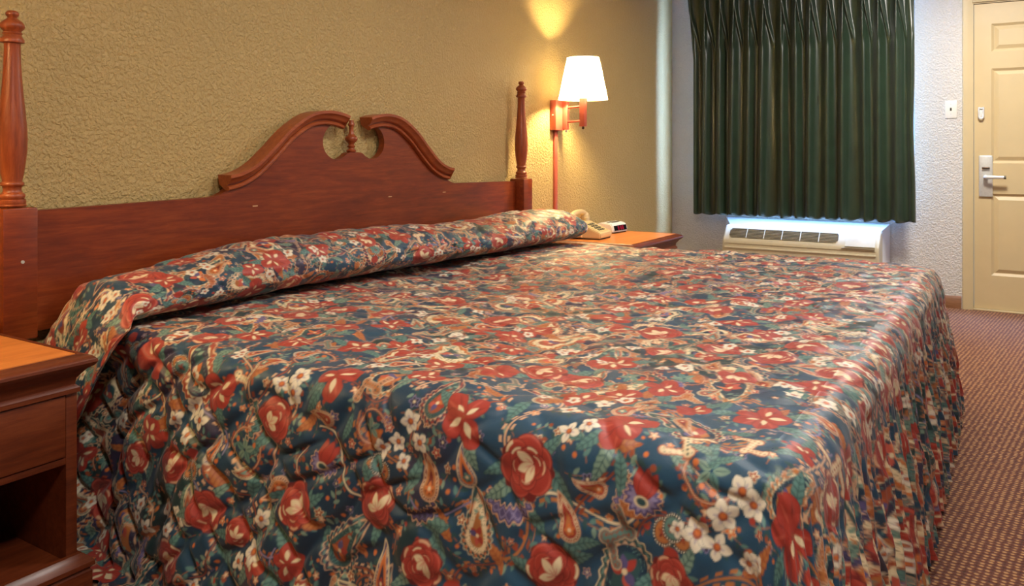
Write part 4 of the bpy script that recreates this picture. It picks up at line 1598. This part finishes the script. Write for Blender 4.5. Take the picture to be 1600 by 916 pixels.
def jittered(g, cell, jit=0.42):
    pts = []
    j = 0
    t = T_MIN
    while t < T_MAX:
        s = S_MIN + (cell / 2 if j % 2 else 0)
        while s < S_MAX:
            pts.append((t + g.uniform(-jit, jit) * cell, s + g.uniform(-jit, jit) * cell))
            s += cell
        t += cell * 0.87
        j += 1
    g.shuffle(pts)
    return pts


def make_print():
    P = Print()
    g = random.Random(11)
    occ = [(m[2], m[1], m[3]) for m in MAJORS]
    ot, os_, orad = (np.array(v) for v in zip(*occ))
    free = lambda t, s, r: bool(np.all(np.hypot(ot - t, os_ - s) > (orad + r) * 0.80))
    for t, s in jittered(g, 0.056):
        if g.random() < 0.85:
            P.stamp(d_sprig, t, s, g.uniform(0.020, 0.034), g.uniform(0, 6.28), g)
    for t, s in jittered(g, 0.060):
        P.stamp(d_floret, t, s, g.uniform(0.007, 0.013), g.uniform(0, 6.28), g)
    for t, s in jittered(g, 0.15):
        P.stamp(d_vine, t, s, g.uniform(0.07, 0.12), g.uniform(0, 6.28), g)
    for t, s in jittered(g, 0.13):
        P.stamp(d_leaf, t, s, g.uniform(0.028, 0.044), g.uniform(0, 6.28), g, g.random() < 0.35)
    for t, s in jittered(g, 0.165):
        if free(t, s, 0.05):
            P.stamp(d_bigpaisley, t, s, g.uniform(0.075, 0.12), g.uniform(0, 6.28), g)
    for t, s in jittered(g, 0.098):
        k = g.choice((d_drop, d_acanthus, d_scroll, d_acanthus, d_drop, d_lobes, d_wreath, d_scroll, d_drop))
        if free(t, s, 0.03) and g.random() < 0.85:
            P.stamp(k, t, s, g.uniform(0.034, 0.060), g.uniform(0, 6.28), g)
    # red flowers with a collar of leaves
    for t, s in jittered(g, 0.178, 0.36):
        if free(t, s, 0.05):
            R = g.uniform(0.042, 0.066)
            a = g.uniform(0, 6.28)
            for k in range(g.choice((1, 2, 3))):
                b = a + 2.0 * k + g.uniform(-0.4, 0.4)
                P.stamp(d_leaf, t + R * 1.0 * math.cos(b), s + R * 1.0 * math.sin(b), g.uniform(0.030, 0.042), b, g, g.random() < 0.2)
            P.stamp(g.choice((d_rose, d_lily, d_lily)), t, s, R, a, g)
    for t, s in jittered(g, 0.205, 0.40):
        if free(t, s, 0.03):
            for k in range(g.choice((2, 3, 3, 4))):
                a = g.uniform(0, 6.28)
                P.stamp(d_white, t + 0.030 * math.cos(a + 2 * k), s + 0.030 * math.sin(a + 2 * k), g.uniform(0.015, 0.024), a, g)
    order = ['bigpaisley', 'wreath', 'scroll', 'acanthus', 'lobes', 'leaf', 'drop', 'tulip', 'rose', 'lily', 'white']
    for kind, s, t, R, deg in sorted(MAJORS, key=lambda m: order.index(m[0])):
        a = math.radians(deg)
        if kind in ('rose', 'lily'):
            for k in range(2):
                b = a + 2.6 * k + 0.5
                P.stamp(d_leaf, t + R * 1.0 * math.cos(b), s + R * 1.0 * math.sin(b), 0.036, b, g)
        P.stamp(DRAW[kind], t, s, R, a, g)
    return P.img


PRINT = make_print()


def print_colour(s, t):
    x = np.clip((t - T_MIN) / PX - 0.5, 0, PRINT.shape[1] - 1.001)
    y = np.clip((s - S_MIN) / PX - 0.5, 0, PRINT.shape[0] - 1.001)
    xi, yi = x.astype(int), y.astype(int)
    fx, fy = (x - xi)[..., None], (y - yi)[..., None]
    c = (PRINT[yi, xi] * (1 - fx) + PRINT[yi, xi + 1] * fx) * (1 - fy) + (PRINT[yi + 1, xi] * (1 - fx) + PRINT[yi + 1, xi + 1] * fx) * fy
    return c


def bedspread_mat():
    t = NT('printed_cotton')
    at = t.n('ShaderNodeAttribute', attribute_name='print')
    v = t.coord('Object')
    n = t.noise(v, 900, 2)
    n2 = t.noise(v, 26, 4, 0.6)
    h = t.math('ADD', t.math('MULTIPLY', n, 0.15), n2)
    t.bsdf(at.outputs['Color'], 0.46, 0.42, bump=h, bump_strength=0.25, bump_dist=0.004, sheen=0.12)
    return t.m


M['spread'] = bedspread_mat()


def cloth_object(name, patches, parent, mat):
    """patches: list of (points[n,m,3], colours[n,m,3]) joined into one mesh"""
    V, Fq, Cc = [], [], []
    base = 0
    for p, c in patches:
        n, m = p.shape[:2]
        V.append(p.reshape(-1, 3))
        Cc.append(c.reshape(-1, 3))
        i = (np.arange(n - 1)[:, None] * m + np.arange(m - 1)[None, :]).reshape(-1) + base
        Fq.append(np.stack([i, i + 1, i + 1 + m, i + m], -1))
        base += n * m
    V, Fq, Cc = np.concatenate(V), np.concatenate(Fq), np.concatenate(Cc)
    me = bpy.data.meshes.new(name)
    me.vertices.add(len(V))
    me.vertices.foreach_set('co', V.astype(np.float32).ravel())
    me.loops.add(Fq.size)
    me.loops.foreach_set('vertex_index', Fq.astype(np.int32).ravel())
    me.polygons.add(len(Fq))
    me.polygons.foreach_set('loop_start', (np.arange(len(Fq)) * 4).astype(np.int32))
    me.polygons.foreach_set('use_smooth', np.ones(len(Fq), bool))
    me.update(calc_edges=True)
    ca = me.color_attributes.new('print', 'FLOAT_COLOR', 'POINT')
    ca.data.foreach_set('color', np.concatenate([Cc, np.ones((len(Cc), 1))], 1).astype(np.float32).ravel())
    me.materials.append(mat)
    o = bpy.data.objects.new(name, me)
    link(o, parent)
    return o


def graded(a, b, h0, h1):
    """spacing grows from h0 at a to h1 at b"""
    out = [a]
    while out[-1] < b:
        f = (out[-1] - a) / (b - a)
        out.append(out[-1] + h0 + (h1 - h0) * f)
    out[-1] = b
    return np.array(out)


def make_bed():
    bed = tag(empty('bed', (2.48, 1.3, 0)), 'low dark mattress base hidden under the floral bedspread', 'bed')
    box('mattress_base', -1.17, 1.17, -0.90, 0.92, 0.0, 0.26, M['mattress'], bed, 0.02)
    box('mattress', -1.20, 1.20, -0.92, 0.93, 0.262, 0.545, M['mattress'], bed, 0.05, 3)
    for sx in (-0.62, 0.55):
        pass
    sp = tag(empty('bedspread', (2.48, 1.3, 0)), 'quilted bedspread printed with red roses and paisley on navy', 'bedspread')
    off = np.array([2.48, 1.3, 0])
    patches = []

    def add(S, T):
        patches.append((surf(S, T) - off, print_colour(S, T)))
    # near side and near strip of the top, fine
    S, T = np.meshgrid(np.arange(SN - DROP, 1.62, 0.0021), np.linspace(T0, TF, 900), indexing='ij')
    add(S, T)
    S, T = np.meshgrid(graded(1.6185, SF + 0.12, 0.0030, 0.0062), np.linspace(T0, TF, 620), indexing='ij')
    add(S, T)
    S, T = np.meshgrid(graded(SF + 0.118, SF + DROP, 0.012, 0.02), np.linspace(T0, TF, 160), indexing='ij')
    add(S, T)
    # foot
    S, T = np.meshgrid(graded(SN, SF, 0.0026, 0.0058), np.arange(TF, TF + DROP0, 0.0034), indexing='ij')
    add(S, T)
    # corners, as sectors
    A, Q = np.meshgrid(np.linspace(0, math.pi / 2, 90), np.linspace(0, 1, 230), indexing='ij')
    Q = 0.0005 + Q * (DROP0 + 0.07 * np.cos(A) ** 3)
    add(SN - Q * np.cos(A), TF + Q * np.sin(A))
    A, Q = np.meshgrid(np.linspace(0, math.pi / 2, 60), np.linspace(0.0005, DROP0, 140), indexing='ij')
    add(SF + Q * np.cos(A), TF + Q * np.sin(A))
    cloth_object('quilted_cloth', patches, sp, M['spread'])
    # the cloth tucked round the pillows
    S, Av = np.meshgrid(np.concatenate([np.arange(RS0 - 0.42, 1.7, 0.0024), graded(1.7025, RS1 + 0.149, 0.0030, 0.0045)]), np.linspace(0, 1, 230), indexing='ij')
    tcoord = Av * RARC - 0.9
    patches2 = [(roll_surf(S, Av) - off, print_colour(np.clip(S, S_MIN, S_MAX), tcoord))]
    cloth_object('pillow_roll', patches2, sp, M['spread'])
    return sp


make_bed()
